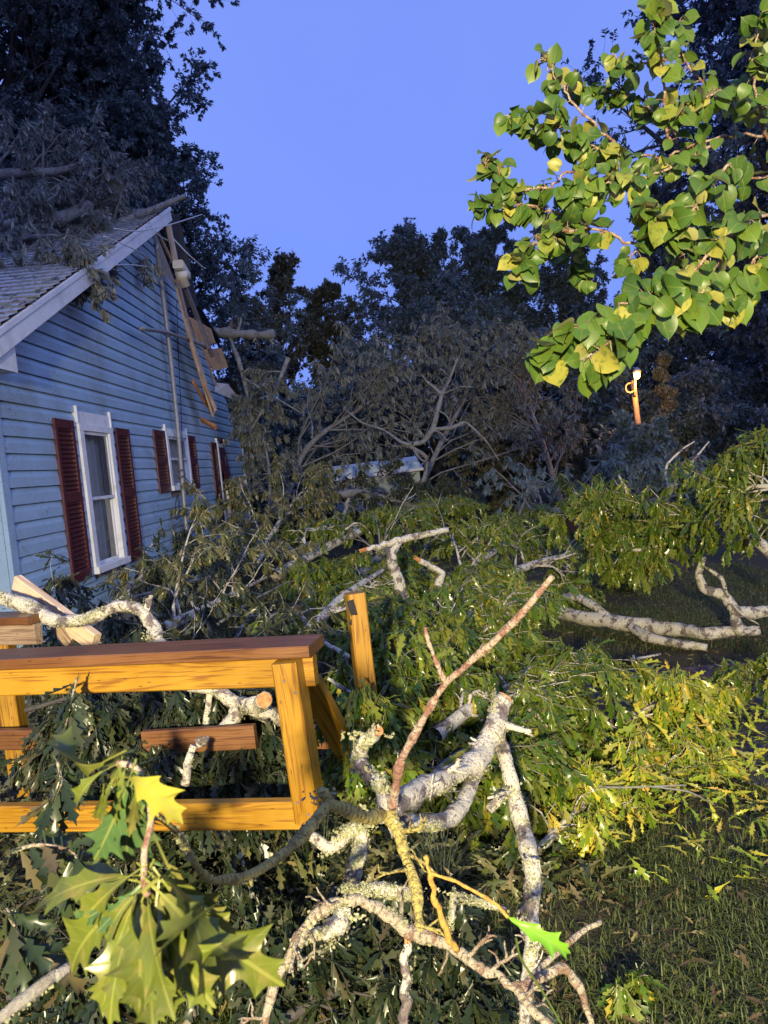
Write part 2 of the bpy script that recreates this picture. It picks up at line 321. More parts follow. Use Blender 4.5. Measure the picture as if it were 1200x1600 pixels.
class MB:
    """collects solid shapes for ONE mesh; keeps a grain coordinate per vertex"""
    def __init__(s): s.V = []; s.F = []; s.C = []; s.n = 0; MB.made = getattr(MB, 'made', 0) + 1; s.seed = MB.made
    def add(s, V, F, C=None):
        V = np.asarray(V, float); s.V.append(V); s.C.append(V if C is None else np.asarray(C, float))
        s.F += [tuple(int(i) + s.n for i in f) for f in F]; s.n += len(V)
    def beam(s, p0, p1, w, h, up=(0, 0, 1), ch=0.004, wob=0.0):
        """board from p0 to p1, w across, h along 'up', with eased edges"""
        p0 = np.asarray(p0, float); p1 = np.asarray(p1, float); t = p1 - p0; L = np.linalg.norm(t); t /= L
        u = np.asarray(up, float); u = u - t * (u @ t); u /= np.linalg.norm(u); r = np.cross(t, u)
        a, b = w / 2, h / 2; c = min(ch, a * 0.4, b * 0.4)
        sec = [(-a + c, -b), (a - c, -b), (a, -b + c), (a, b - c), (a - c, b), (-a + c, b), (-a, b - c), (-a, -b + c)]
        V = []; C = []; s.seed += 1; off = np.array([s.seed * 3.17 + p0[0], s.seed * 1.37, s.seed * 0.71])
        for q, e in ((p0, 0), (p1, L)):
            for x, y in sec: V.append(q + r * x + u * y); C.append(np.array([e, x, y]) + off)
        F = [(i, (i + 1) % 8, 8 + (i + 1) % 8, 8 + i) for i in range(8)] + [tuple(range(7, -1, -1)), tuple(range(8, 16))]
        s.add(V, F, C)
    def box(s, lo, hi, ch=0.003):
        lo = np.asarray(lo, float); hi = np.asarray(hi, float); d = hi - lo; k = int(np.argmax(d))
        ax = np.eye(3)[k]; c = (lo + hi) / 2; j = [i for i in range(3) if i != k]; up = np.eye(3)[j[1]]
        t = ax; r = np.cross(t, up); w = abs(d @ r); h = d[j[1]]
        s.beam(c - ax * d[k] / 2, c + ax * d[k] / 2, w, h, up, ch)
    def prism(s, pts, vec):
        pts = np.asarray(pts, float); n = len(pts); V = np.vstack([pts, pts + np.asarray(vec, float)])
        F = [tuple(range(n - 1, -1, -1)), tuple(range(n, 2 * n))] + [(i, (i + 1) % n, n + (i + 1) % n, n + i) for i in range(n)]
        s.add(V, F)
    def tube(s, pts, rad, sides=10, cap=True):
        V, F, C = tube_arrays(np.asarray(pts, float), rad, sides, cap); s.add(V, F, C)
    def build(s, name, m, parent=None, smooth=False, label=None, loc=None):
        return mesh(name, np.vstack(s.V), s.F, m, parent, np.vstack(s.C), smooth, label, loc)

def tube_arrays(p, rad, sides=10, cap=True, rough=0.0, rng=None):
    n = len(p); rad = np.broadcast_to(np.asarray(rad, float), (n,))
    t = np.gradient(p, axis=0); t /= np.linalg.norm(t, axis=1)[:, None] + 1e-9
    u = np.cross(t[0], [0.31, 0.57, 0.76]); u /= np.linalg.norm(u); V = []; C = []; s = 0
    for i in range(n):
        u = u - t[i] * (u @ t[i]); u /= np.linalg.norm(u); w = np.cross(t[i], u)
        if i: s += np.linalg.norm(p[i] - p[i - 1])
        for k in range(sides):
            a = 2 * math.pi * k / sides; r = rad[i]
            if rough and rng is not None: r *= 1 + rough * rng.standard_normal()
            V.append(p[i] + (u * math.cos(a) + w * math.sin(a)) * r); C.append((s, math.cos(a) * r, math.sin(a) * r))
    F = []
    for i in range(n - 1):
        for k in range(sides):
            a, b = i * sides + k, i * sides + (k + 1) % sides
            F.append((a, b, b + sides, a + sides))
    if cap: F += [tuple(range(sides - 1, -1, -1)), tuple(range((n - 1) * sides, n * sides))]
    return V, F, C

def smooth_path(p, k=6, stiff=0.0):
    p = np.asarray(p, float); n = len(p); out = []
    q = np.vstack([2 * p[0] - p[1], p, 2 * p[-1] - p[-2]])
    for i in range(n - 1):
        a, b, c, d = q[i], q[i + 1], q[i + 2], q[i + 3]
        for j in range(k):
            t = j / k
            cr_ = 0.5 * (2 * b + (c - a) * t + (2 * a - 5 * b + 4 * c - d) * t * t + (3 * b - a - 3 * c + d) * t ** 3)
            out.append(cr_ * (1 - stiff) + (b + (c - b) * t) * stiff)
    out.append(p[-1]); return np.array(out)

# ------------------------------------------------------------------ leaves
def nrm(v): return v / (np.linalg.norm(v, axis=-1, keepdims=True) + 1e-9)
def leaf_far():
    V = np.array([(0, 0, 0), (-0.24, 0.42, 0.07), (0.24, 0.45, 0.07), (0, 1, -0.05)], float)
    return V, np.array([(0, 3, 1), (0, 2, 3)])
def strip_leaf(prof, bend, fold, twist=0.0, petiole=0.22, pw=0.016):
    """prof: (y_mid, y_side, half width); a leaf along +Y, face +Z"""
    V = []; T = []
    for ym, ys, w in prof:
        V += [(-w, ys, 0), (0, ym, 0), (w, ys, 0)]
    n = len(prof)
    for i in range(n - 1):
        a = 3 * i
        T += [(a, a + 1, a + 4), (a, a + 4, a + 3), (a + 1, a + 2, a + 5), (a + 1, a + 5, a + 4)]
    k = len(V)
    V += [(-pw, -petiole, 0), (pw, -petiole, 0), (pw, 0.03, 0), (-pw, 0.03, 0)]; T += [(k, k + 1, k + 2), (k, k + 2, k + 3)]
    V = np.array(V, float); x, y = V[:, 0].copy(), V[:, 1].copy()
    z = fold * np.abs(x) + twist * x * y
    # bend along the length
    th = bend * np.clip(y, -0.3, 1.2)
    if abs(bend) > 1e-3:
        Y = np.sin(th) / bend; Z = -(1 - np.cos(th)) / bend
        V[:, 1] = Y - z * -np.sin(th); V[:, 2] = Z + z * np.cos(th)
    else: V[:, 2] = z
    return V, np.array(T), np.stack([x, y, np.zeros_like(x)], 1)
def lobed(lobes, sinus, tipw=0.004, steps=3, p=2.0):
    """deep sinuses and pointed lobes: lobes (y, half width) sweep forward, sinus (y, half width) between them"""
    out = [(0, 0, 0.018)]; y0, w0 = sinus[0]; out.append((y0, y0, w0))
    for (yl, wl), (ys, ws) in zip(lobes, sinus[1:]):
        for i in range(1, steps + 1):
            t = i / steps; out.append((y0 + (yl - .06 - y0) * t, y0 + (yl - y0) * t ** .8, w0 + (wl - w0) * t ** p))
        for i in range(1, steps + 1):
            t = i / steps; ym = yl - .06 + (ys - yl + .06) * t; out.append((ym, yl + (ys - yl) * t, ws + (wl - ws) * (1 - t) ** (p + .6)))
        y0, w0 = ys, ws
    for i in range(1, steps + 1):
        t = i / steps; out.append((y0 + (1 - y0) * t, y0 + (1 - y0) * t, w0 + (tipw - w0) * t))
    return out
OAK_BIG = lobed([(.36, .21), (.62, .30), (.84, .17)], [(.05, .05), (.43, .135), (.70, .105), (.89, .055)], steps=5, p=1.7)
OAK_PROF_OLD = [(0, 0, 0.02), (0.08, 0.07, 0.05), (0.16, 0.20, 0.20), (0.24, 0.27, 0.06), (0.34, 0.42, 0.27), (0.46, 0.49, 0.07),
            (0.56, 0.66, 0.23), (0.68, 0.70, 0.06), (0.78, 0.86, 0.14), (0.88, 0.88, 0.045), (1.0, 1.0, 0.004)]
OAK_PROF = lobed([(.34, .10), (.58, .155), (.82, .11)], [(.10, .03), (.38, .05), (.62, .045), (.86, .03)], steps=1)
OAK_MID = [strip_leaf(OAK_PROF, b, f, tw) for b, f, tw in ((0.7, 0.35, 0.2), (1.3, 0.2, -0.3), (-0.4, 0.5, 0.3), (1.0, 0.7, 0.0), (0.2, 0.1, -0.4))]
NARROW = [(0, 0, 0.015), (0.15, 0.14, 0.06), (0.3, 0.36, 0.13), (0.45, 0.44, 0.07), (0.62, 0.68, 0.12), (0.8, 0.8, 0.05), (1, 1, 0.003)]
OAK_NARROW = [strip_leaf(NARROW, b, f, tw) for b, f, tw in ((0.6, 0.5, 0.2), (1.2, 0.4, -0.4), (-0.3, 0.7, 0.3), (0.2, 0.2, -0.3))]
PEAR_PROF = [(0.0, 0.0, 0.02), (0.02, -0.03, 0.20), (0.10, 0.06, 0.36), (0.25, 0.22, 0.44), (0.42, 0.42, 0.45), (0.58, 0.58, 0.40), (0.72, 0.72, 0.30), (0.84, 0.83, 0.18), (0.91, 0.91, 0.08), (0.96, 0.96, 0.03), (1.02, 1.02, 0.004)]
PEAR = [strip_leaf(PEAR_PROF, b, f, tw, 0.5, 0.014) for b, f, tw in ((0.35, 0.25, 0.15), (0.9, 0.12, -0.2), (0.5, 0.55, 0.1), (-0.5, 0.35, 0.2), (0.15, 0.1, -0.25), (1.3, 0.4, 0.1))]
FAR = [leaf_far()]

def scatter(templates, pos, ydir, up, size, rng, width=None):
    """place leaves: returns vertices, triangles, leaf coordinates"""
    n = len(pos); y = nrm(ydir); x = nrm(np.cross(y, up)); z = np.cross(x, y)
    Rm = np.stack([x, y, z], axis=2)
    which = rng.integers(0, len(templates), n); VV = []; TT = []; CC = []; off = 0
    for k, tp in enumerate(templates):
        idx = np.where(which == k)[0]
        if len(idx) == 0: continue
        tv = tp[0]; tt = tp[1]; tc = tp[2] if len(tp) > 2 else tv
        loc = np.broadcast_to(tv[None], (len(idx), len(tv), 3))
        if width is not None: loc = loc * np.stack([width[idx], np.ones(len(idx)), np.ones(len(idx))], 1)[:, None, :]
        v = np.einsum('nij,nkj->nki', Rm[idx], loc) * size[idx][:, None, None] + pos[idx][:, None, :]
        VV.append(v.reshape(-1, 3)); TT.append((tt[None] + (np.arange(len(idx)) * len(tv))[:, None, None] + off).reshape(-1, 3))
        CC.append(np.broadcast_to(tc[None], v.shape).reshape(-1, 3)); off += len(idx) * len(tv)
    return np.vstack(VV), np.vstack(TT), np.vstack(CC)

def cluster(tips, tdir, n, size, rng, droop=0.6, spread=0.9, back=0.12, var=0.25):
    """n leaves whorled round the end of each twig"""
    K = len(tips); t = np.repeat(tips, n, 0); d = np.repeat(nrm(tdir), n, 0); m = len(t)
    pos = t - d * (rng.random((m, 1)) ** 1.5) * back
    rad = rng.standard_normal((m, 3)); rad -= d * np.sum(rad * d, 1, keepdims=True); rad = nrm(rad)
    y = nrm(0.55 * d + spread * rad * rng.uniform(0.5, 1.1, (m, 1)) + np.array([0, 0, -1.0]) * droop * rng.uniform(0.3, 1.3, (m, 1)))
    up = np.array([0, 0, 1.0]) + 0.45 * rng.standard_normal((m, 3)) + 0.35 * rad
    return pos, y, up, size * rng.uniform(1 - var, 1 + var, m)

# ------------------------------------------------------------------ growing wood
def at_t(paths, t):
    m = paths.shape[1]; f = np.clip(t, 0, 0.9999) * (m - 1); i = f.astype(int); w = (f - i)[:, None]
    k = np.arange(len(t)); return paths[k, i] * (1 - w) + paths[k, i + 1] * w, nrm(paths[k, i + 1] - paths[k, i])
def spawn(paths, rads, n, t0, t1, length, ang, rng, seg=4, droop=0.1, up=0.0, wander=0.15, rk=0.55, rmin=0.003, taper=0.35, flat=0.0, floor=None, tip_short=0.5, ceil=None):
    K = len(paths); k = np.repeat(np.arange(K), n)
    t = t0 + (t1 - t0) * ((np.tile(np.arange(n), K) + rng.random(K * n)) / n)
    o, tan = at_t(paths[k], t)
    r0 = np.maximum(rmin, rk * np.array([np.interp(tt, np.linspace(0, 1, rads.shape[1]), rads[kk]) for kk, tt in zip(k, t)]))
    perp = rng.standard_normal((K * n, 3)); perp[:, 2] *= (1 - flat); perp -= tan * np.sum(perp * tan, 1, keepdims=True); perp = nrm(perp)
    a = np.radians(rng.uniform(ang[0], ang[1], (K * n, 1)))
    d = nrm(np.cos(a) * tan + np.sin(a) * perp + np.array([0, 0, up]))
    L = (np.asarray(length)[k] if np.ndim(length) else length) * (1 - tip_short * t) * rng.uniform(0.65, 1.25, K * n)
    out = np.zeros((K * n, seg + 1, 3)); out[:, 0] = o; p = o.copy()
    for j in range(seg):
        p = p + d * (L / seg)[:, None]
        if floor is not None: p[:, 2] = np.maximum(p[:, 2], floor + 0.05 * rng.random(K * n))
        if ceil is not None: p[:, 2] = np.minimum(p[:, 2], ceil - 0.06 * rng.random(K * n))
        out[:, j + 1] = p
        d = nrm(d + wander * rng.standard_normal(d.shape) + np.array([0, 0, -droop]))
    R_ = r0[:, None] * np.linspace(1, taper, seg + 1)[None]
    return out, R_, L
def batch_tubes(paths, rads, sides):
    K, m, _ = paths.shape
    t = np.gradient(paths, axis=1); t = nrm(t); ref = np.array([0.31, 0.57, 0.76])
    u = nrm(np.cross(t, ref)); w = np.cross(t, u)
    a = np.arange(sides) * 2 * math.pi / sides
    V = paths[:, :, None, :] + rads[:, :, None, None] * (u[:, :, None, :] * np.cos(a)[:, None] + w[:, :, None, :] * np.sin(a)[:, None])
    i, k = np.meshgrid(np.arange(m - 1), np.arange(sides), indexing='ij'); k2 = (k + 1) % sides
    q = np.stack([i * sides + k, i * sides + k2, (i + 1) * sides + k2, (i + 1) * sides + k], -1).reshape(-1, 4)
    F = (q[None] + (np.arange(K) * m * sides)[:, None, None]).reshape(-1, 4)
    return V.reshape(-1, 3), F
class Wood:
    def __init__(s): s.V = []; s.F = []; s.n = 0
    def add(s, paths, rads, sides):
        V, F = batch_tubes(paths, rads, sides); s.V.append(V); s.F.append(F + s.n); s.n += len(V)
    def build(s, name, m, parent): return mesh(name, np.vstack(s.V), np.vstack(s.F), m, parent, smooth=True)

# ------------------------------------------------------------------ ground
def ground_z(x, y):
    return 0.05 * np.sin(0.7 * x + 0.4) * np.cos(0.5 * y) * np.clip(y / 3, 0, 1) - 0.02
gx = np.concatenate([np.linspace(-200, -12, 16), np.linspace(-11, 11, 111), np.linspace(12, 200, 16)])
gy = np.concatenate([np.linspace(-120, -6, 12), np.linspace(-5, 22, 136), np.linspace(24, 300, 18)])
X, Y = np.meshgrid(gx, gy); Z = ground_z(X, Y); rg = np.random.default_rng(3); Z = Z + 0.012 * rg.standard_normal(Z.shape)
nx, ny = len(gx), len(gy); i, j = np.meshgrid(np.arange(nx - 1), np.arange(ny - 1)); a = (j * nx + i).ravel()
tag(mesh('ground', np.stack([X, Y, Z], -1).reshape(-1, 3), np.stack([a, a + 1, a + nx + 1, a + nx], 1), M['soil'], smooth=True), kind='structure')

rgp = np.random.default_rng(8); cpt = PZ(1150, 1100, 0); aa_ = np.linspace(0, 2 * math.pi, 40)[:-1]; rr_ = 1 + .22 * np.sin(3 * aa_ + 1) + .1 * rgp.standard_normal(39)
V = [(cpt[0] + .3, cpt[1], 0.012)] + [(cpt[0] + .3 + 1.55 * math.cos(q_) * w_, cpt[1] + .95 * math.sin(q_) * w_, 0.0) for q_, w_ in zip(aa_, rr_)]
V = [(x_, y_, float(ground_z(x_, y_)) + .03) for x_, y_, z_ in V]
tag(mesh('path', V, [(0, i_ + 1, (i_ + 1) % 39 + 1) for i_ in range(39)], M['gravel']), kind='structure')

# ------------------------------------------------------------------ the house
WXP = -3.05; Y0, Y1, YM = 5.94, 16.65, 11.30; ZE, SL = 2.95, 0.5
def rake(y): return ZE + SL * (min(y, 2 * YM - y) - 5.72)
house = empty('house', 'pale blue vinyl sided house with a grey shingle roof smashed at its far side', 'house', (-6.0, 11.3, 0))
rh = np.random.default_rng(11)
holes = [(7.55, 8.45, 0.86, 2.40), (10.62, 11.78, 1.62, 2.44), (13.95, 14.55, 0.90, 2.38)]
wallb = MB(); STEP = 0.144
zc = 0.36
while zc < 5.6:
    zt = zc + STEP
    zm = zc + 0.084
    def lims(z):
        k = max(0.0, (z - 2.80) / SL)
        far = Y1 - k - (0.05 if z < 3.0 else 0.5 + 0.25 * math.sin(z * 9))
        return Y0 + k, far
    a0, b0 = lims(zc); a1, b1 = lims(zt)
    if b0 - a0 < 0.2: break
    segs = [(a0, b0, a1, b1)]
    for (ya, yb, za, zb) in holes:
        if zt > za and zc < zb:
            new = []
            for (p, q, p2, q2) in segs:
                if yb <= p or ya >= q: new.append((p, q, p2, q2)); continue
                if ya > p: new.append((p, ya, p2, ya))
                if yb < q: new.append((yb, q, yb, q2))
            segs = new
    pieces = []
    for (p, q, p2, q2) in segs:
        if q - p > 2.4 and rh.random() < .75:
            sm = rh.uniform(p + .8, q - .8); pieces += [(p, sm, p2, sm, 0.0), (sm - .025, q, sm - .025, q2, 0.0032)]
        else: pieces.append((p, q, p2, q2, 0.0))
    for (p, q, p2, q2, sx_) in pieces:
        m = max(2, int((q - p) / 0.6)); V = []
        for t in np.linspace(0, 1, m + 1):
            yb_ = p + (q - p) * t; yt_ = p2 + (q2 - p2) * t; ym_ = yb_ + (yt_ - yb_) * 0.58
            j1, j2 = rh.normal(0, 0.0016, 2) + sx_
            V += [(WXP - 0.008, yb_, zc), (WXP + 0.024 + j1, yb_, zc), (WXP + 0.022 + j2, ym_, zm), (WXP + 0.005, yb_ + (yt_ - yb_) * 0.92, zt - 0.012), (WXP - 0.008, yt_, zt + 0.004)]
        F = []
        for s_ in range(m):
            for r_ in range(4): F.append((s_ * 5 + r_, (s_ + 1) * 5 + r_, (s_ + 1) * 5 + r_ + 1, s_ * 5 + r_ + 1))
        wallb.add(V, F)
    zc += STEP
wall = wallb.build('siding', M['siding'], house)
# the other walls, plain solids behind the siding
wb = MB()
wb.prism([(WXP - 0.012, Y0, 0.3), (WXP - 0.012, 7.55, 0.3), (WXP - 0.012, 7.55, rake(7.55) - .2), (WXP - 0.012, Y0, 2.85)], (-0.1, 0, 0))
wb.prism([(WXP - 0.012, 8.45, 0.3), (WXP - 0.012, 10.62, 0.3), (WXP - 0.012, 10.62, rake(10.62) - .2), (WXP - 0.012, 8.45, rake(8.45) - .2)], (-0.1, 0, 0))
wb.prism([(WXP - 0.012, 7.55, 2.40), (WXP - 0.012, 8.45, 2.40), (WXP - 0.012, 8.45, rake(8.45) - .2), (WXP - 0.012, 7.55, rake(7.55) - .2)], (-0.1, 0, 0))
wb.prism([(WXP - 0.012, 7.55, 0.3), (WXP - 0.012, 8.45, 0.3), (WXP - 0.012, 8.45, 0.86), (WXP - 0.012, 7.55, 0.86)], (-0.1, 0, 0))
wb.prism([(WXP - 0.012, 10.62, 0.3), (WXP - 0.012, 11.78, 0.3), (WXP - 0.012, 11.78, 1.62), (WXP - 0.012, 10.62, 1.62)], (-0.1, 0, 0))
wb.prism([(WXP - 0.012, 10.62, 2.44), (WXP - 0.012, 11.78, 2.44), (WXP - 0.012, 11.78, rake(11.78) - .1), (WXP - 0.012, YM, rake(YM) - .1), (WXP - 0.012, 10.62, rake(10.62) - .2)], (-0.1, 0, 0))
wb.prism([(WXP - 0.012, 11.78, 0.3), (WXP - 0.012, 16.6, 0.3), (WXP - 0.012, 16.6, 2.5), (WXP - 0.012, 13.4, rake(13.4) - .35), (WXP - 0.012, 11.78, rake(11.78) - .1)], (-0.1, 0, 0))
wb.build('wall_sheathing', M['tan_sheath'], house, label='brown stained bare sheathing showing where the siding is torn away')
sb = MB(); zc = 0.36                                        # front wall, same siding
while zc < 2.8:
    sb.prism([(WXP - 0.03, Y0 - 0.021, zc), (WXP - 0.03, Y0 - 0.019, zc + 0.084), (WXP - 0.03, Y0 - 0.004, zc + STEP), (WXP - 0.03, Y0 + 0.05, zc + STEP), (WXP - 0.03, Y0 + 0.05, zc)], (-8.2, 0, 0)); zc += STEP
sb.build('siding', M['siding'], house)
fb = MB(); fb.box((WXP - 0.25, Y0 + 0.03, -0.2), (WXP - 0.03, Y1 - 0.05, 0.358)); fb.box((-11.2, Y0 + 0.05, -0.2), (WXP - 0.252, Y0 + 0.25, 0.358)); fb.box((-11.2, Y1 - .3, -0.2), (WXP - 0.252, Y1 - 0.05, 2.7)); fb.box((-11.4, Y0 + .06, -.2), (-11.2, Y1 - .06, 2.75))
fb.build('foundation', M['block'], house)
ct = MB()
ct.box((WXP - 0.01, Y0 - 0.03, 0.34), (WXP + 0.03, Y0 + 0.085, 2.86)); ct.box((WXP - 0.10, Y0 - 0.033, 0.34), (WXP - 0.012, Y0 + 0.01, 2.86))
ct.build('corner_trim', M['siding'], house)
ct = MB(); ct.box((WXP - 0.02, Y1 - 0.06, 0.34), (WXP + 0.03, Y1 + 0.03, 2.45)); ct.build('corner_trim', M['white'], house)
# roof: near slope with shingle courses
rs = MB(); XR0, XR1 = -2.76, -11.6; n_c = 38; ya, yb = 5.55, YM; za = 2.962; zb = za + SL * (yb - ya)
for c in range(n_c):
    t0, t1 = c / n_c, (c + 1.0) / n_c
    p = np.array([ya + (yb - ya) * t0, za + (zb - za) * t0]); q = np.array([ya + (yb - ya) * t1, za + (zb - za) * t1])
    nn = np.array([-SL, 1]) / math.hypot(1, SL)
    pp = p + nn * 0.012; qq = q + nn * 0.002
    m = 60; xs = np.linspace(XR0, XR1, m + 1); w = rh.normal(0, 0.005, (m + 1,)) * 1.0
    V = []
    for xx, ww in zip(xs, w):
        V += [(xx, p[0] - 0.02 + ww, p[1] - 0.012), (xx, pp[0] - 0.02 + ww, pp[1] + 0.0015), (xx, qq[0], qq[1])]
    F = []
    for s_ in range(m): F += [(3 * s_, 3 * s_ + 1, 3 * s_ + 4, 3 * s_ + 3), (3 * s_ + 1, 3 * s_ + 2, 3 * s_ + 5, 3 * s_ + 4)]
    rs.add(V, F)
roof = mesh('roof', np.vstack(rs.V), rs.F, None, house, np.vstack(rs.C), mats=[M['shingle'], M['shingle_edge_shade']], fmat=[i_ % 2 == 0 for i_ in range(len(rs.F))])
dk = MB()
dk.prism([(XR0 - 0.01, ya + 0.02, za - 0.03), (XR0 - 0.01, yb, zb - 0.03), (XR0 - 0.01, yb, zb - 0.055), (XR0 - 0.01, ya + 0.02, za - 0.055)], (XR1 - XR0 + .05, 0, 0))
dk.build('roof_deck', M['osb'], roof)
rl_ = np.random.default_rng(31); n_ = 1500; ly = rl_.uniform(5.8, 11.2, n_); lx = -2.8 - 4.5 * rl_.random(n_) ** 1.3
lp_ = np.stack([lx, ly, za + SL * (ly - ya) + .03], 1); la_ = rl_.uniform(0, 6.28, n_)
Vl, Tl, Cl = scatter(OAK_NARROW, lp_, np.stack([np.cos(la_), np.sin(la_), .5 * np.sin(la_)], 1), np.array([0, -.45, .9]) + .4 * rl_.standard_normal((n_, 3)), rl_.uniform(.05, .15, n_), rl_)
tag(mesh('leaf_litter', Vl, Tl, M['oak_roof'], co=Cl), 'loose wilted leaves scattered over the roof shingles', 'leaf litter', kind='stuff')
# far slope, sagging and torn back from the gable
V = []; rs2 = np.random.default_rng(5); nxs, nys = 14, 12
for a_ in range(nxs + 1):
    for b_ in range(nys + 1):
        u_ = a_ / nxs; v_ = b_ / nys
        xx = -3.35 - 0.35 * abs(math.sin(v_ * 9)) * (1 - u_) - u_ * 8.1; yy = YM + v_ * 5.7; zz = zb - 0.02 - SL * v_ * 5.7
        zz -= 0.55 * math.sin(math.pi * v_) * math.exp(-2.5 * u_) + 0.05 * rs2.random() * (v_ > 0)
        V.append((xx, yy, zz))
F = [(a_ * (nys + 1) + b_, a_ * (nys + 1) + b_ + 1, (a_ + 1) * (nys + 1) + b_ + 1, (a_ + 1) * (nys + 1) + b_) for a_ in range(nxs) for b_ in range(nys)]
far = MB(); far.add(V, F); far.add(np.array(V) - [0, 0, 0.04], [f[::-1] for f in F])
far.build('roof', M['felt'], house, label='sagging torn far roof slope with black felt showing')
# rake fascia and soffit on the near half
fa = MB(); k = math.hypot(1, SL)
def rk(y, dz=0.0, x=-2.8): return np.array([x, y, ZE + SL * (y - 5.72) + dz])
fa.beam(rk(5.50, -0.035, -2.775), rk(11.36, -0.035, -2.775), 0.028, 0.165, (0, -SL, 1), 0.003)
fa.beam(rk(5.52, 0.055, -2.765), rk(11.36, 0.055, -2.765), 0.03, 0.05, (0, -SL, 1), 0.003)
fa.build('fascia', M['white'], house)
so = MB(); so.beam(rk(5.6, -0.125, -2.905), rk(11.2, -0.125, -2.905), 0.23, 0.012, (0, -SL, 1)); so.beam(rk(5.9, -0.17, -3.015), rk(11.2, -0.17, -3.015), 0.025, 0.06, (0, -SL, 1))
so.build('soffit', M['white'], house)
er = MB(); er.prism([(-2.79, 5.50, 2.70), (-2.79, 5.93, 2.70), (-2.79, 5.93, 2.93), (-2.79, 5.50, 2.72)], (-0.29, 0, 0)); er.beam((-2.8, 5.49, 2.76), (-11.5, 5.49, 2.76), 0.03, 0.15); er.box((-11.5, 5.51, 2.69), (-3.09, 5.93, 2.705))
er.build('eave_return', M['white'], house)

def make_window(y0, y1, z0, z1, hx, label, head=0.16, side=0.10, meeting=0.5, bright=False):
    """double hung window in the gable wall; (y0..z1) is the sash opening"""
    w = empty('window', label, 'window', (WXP, (y0 + y1) / 2, z0)); del w['category']; w.parent = house
    w.location = (WXP + 6.0, (y0 + y1) / 2 - 11.3, z0)
    x1 = WXP + 0.055
    f = MB()
    f.box((WXP - .08, y0 - side, z0 + .001), (x1, y0 - .001, z1 - .001)); f.box((WXP - .08, y1 + .001, z0 + .001), (x1, y1 + side, z1 - .001))
    f.box((WXP - .08, y0 - side, z1), (x1, y1 + side, z1 + 0.07)); f.box((WXP - .02, y0 - side + .01, z1 + .072), (x1 - 0.02, y1 + side - .01, z1 + head))
    f.box((WXP - .08, y0 - side - 0.01, z0 - 0.07), (x1 + 0.03, y1 + side + 0.01, z0))
    for yy in (y0 - side + .005, y1 + side - .005): f.box((WXP - .01, yy - .012, z1 + .074), (x1 - .005, yy + .012, z1 + head + 0.05))
    f.build('frame', M['white'], w)
    zm = z0 + (z1 - z0) * meeting; s = MB(); t = 0.035
    for (za_, zb_, xx) in ((z0, zm + .02, WXP - .03), (zm - .02, z1, WXP + .005)):
        s.box((xx, y0 + .001, za_ + t), (xx + .028, y0 + t, zb_ - t)); s.box((xx, y1 - t, za_ + t), (xx + .028, y1 - .001, zb_ - t))
        s.box((xx, y0 + .001, za_ + .001), (xx + .028, y1 - .001, za_ + t - .001)); s.box((xx, y0 + .001, zb_ - t + .001), (xx + .028, y1 - .001, zb_ - .001))
    s.build('sash', M['white'], w)
    g = MB()
    for xx_, za_, zb_ in ((WXP - .018, z0 + t, zm - .01), (WXP + .018, zm + .01, z1 - t)): g.add([(xx_, y0 + t - .01, za_), (xx_, y1 - t + .01, za_), (xx_, y1 - t + .01, zb_), (xx_, y0 + t - .01, zb_)], [(0, 1, 2, 3)])
    g.build('pane', M['glass'], w)
    n = 64; V = []
    for q in range(n + 1):
        yy = y0 - .05 + (y1 - y0 + .1) * q / n; xx = WXP - .115 + .022 * math.sin(q * 0.95) + .012 * math.sin(q * 0.41 + 1)
        V += [(xx, yy, z0 - .02), (xx * 1.0, yy, z1 + .02)]
    cm = MB(); F = [(2 * q, 2 * q + 2, 2 * q + 3, 2 * q + 1) for q in range(n)]; cm.add(V, F); cm.add(np.array(V) - [.004, 0, 0], [f_[::-1] for f_ in F])
    cm.build('curtain', M['curtain'], w, smooth=True)
    return w
make_window(7.64, 8.36, 0.93, 2.34, 0, 'tall white framed double hung window with drawn curtains between two straight burgundy shutters', 0.20, 0.11, 0.5)
make_window(10.70, 11.70, 1.68, 2.40, 0, 'small short white framed window behind the steel mast', 0.12, 0.09, 0.55)
make_window(14.02, 14.48, 0.96, 2.32, 0, 'far window half hidden by its hanging broken shutters', 0.12, 0.08)
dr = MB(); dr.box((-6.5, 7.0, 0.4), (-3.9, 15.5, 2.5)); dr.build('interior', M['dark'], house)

def shutter(y0, y1, z0, z1, label=None, tilt=0.0, split=0.52):
    b = MB(); x0, x1 = WXP + 0.022, WXP + 0.050; s = 0.055
    mid = z0 + (z1 - z0) * split
    b.box((x0, y0, z0), (x1, y0 + s, z1)); b.box((x0, y1 - s, z0), (x1, y1, z1))
    for a_, c_ in ((z0, z0 + .10), (mid - .05, mid + .05), (z1 - .09, z1)): b.box((x0, y0 + s + .001, a_), (x1 - .002, y1 - s - .001, c_))
    b.box((x0, y0 + s + .001, z0 + .1), (x0 + .006, y1 - s - .001, z1 - .09))
    for a_, c_ in ((z0 + .10, mid - .05), (mid + .05, z1 - .09)):
        nl = max(3, int((c_ - a_) / 0.042))
        for q in range(nl):
            zz = a_ + (c_ - a_) * (q + .5) / nl
            b.beam((x0 + .014, y0 + s, zz), (x0 + .014, y1 - s, zz), .024, .007, (-0.75, 0, 0.66), .001)
    V = np.vstack(b.V)
    if tilt:
        c = np.array([0, y0, z1]); a_ = tilt; d = V - c
        V = c + np.stack([d[:, 0] + 0.05 * (z1 - V[:, 2]), d[:, 1] * math.cos(a_) - d[:, 2] * math.sin(a_), d[:, 1] * math.sin(a_) + d[:, 2] * math.cos(a_)], 1)
    mesh('shutter', V, b.F, M['shutter'], house, np.vstack(b.C), label=label)
shutter(6.98, 7.42, 0.85, 2.43); shutter(8.60, 9.05, 0.84, 2.42)
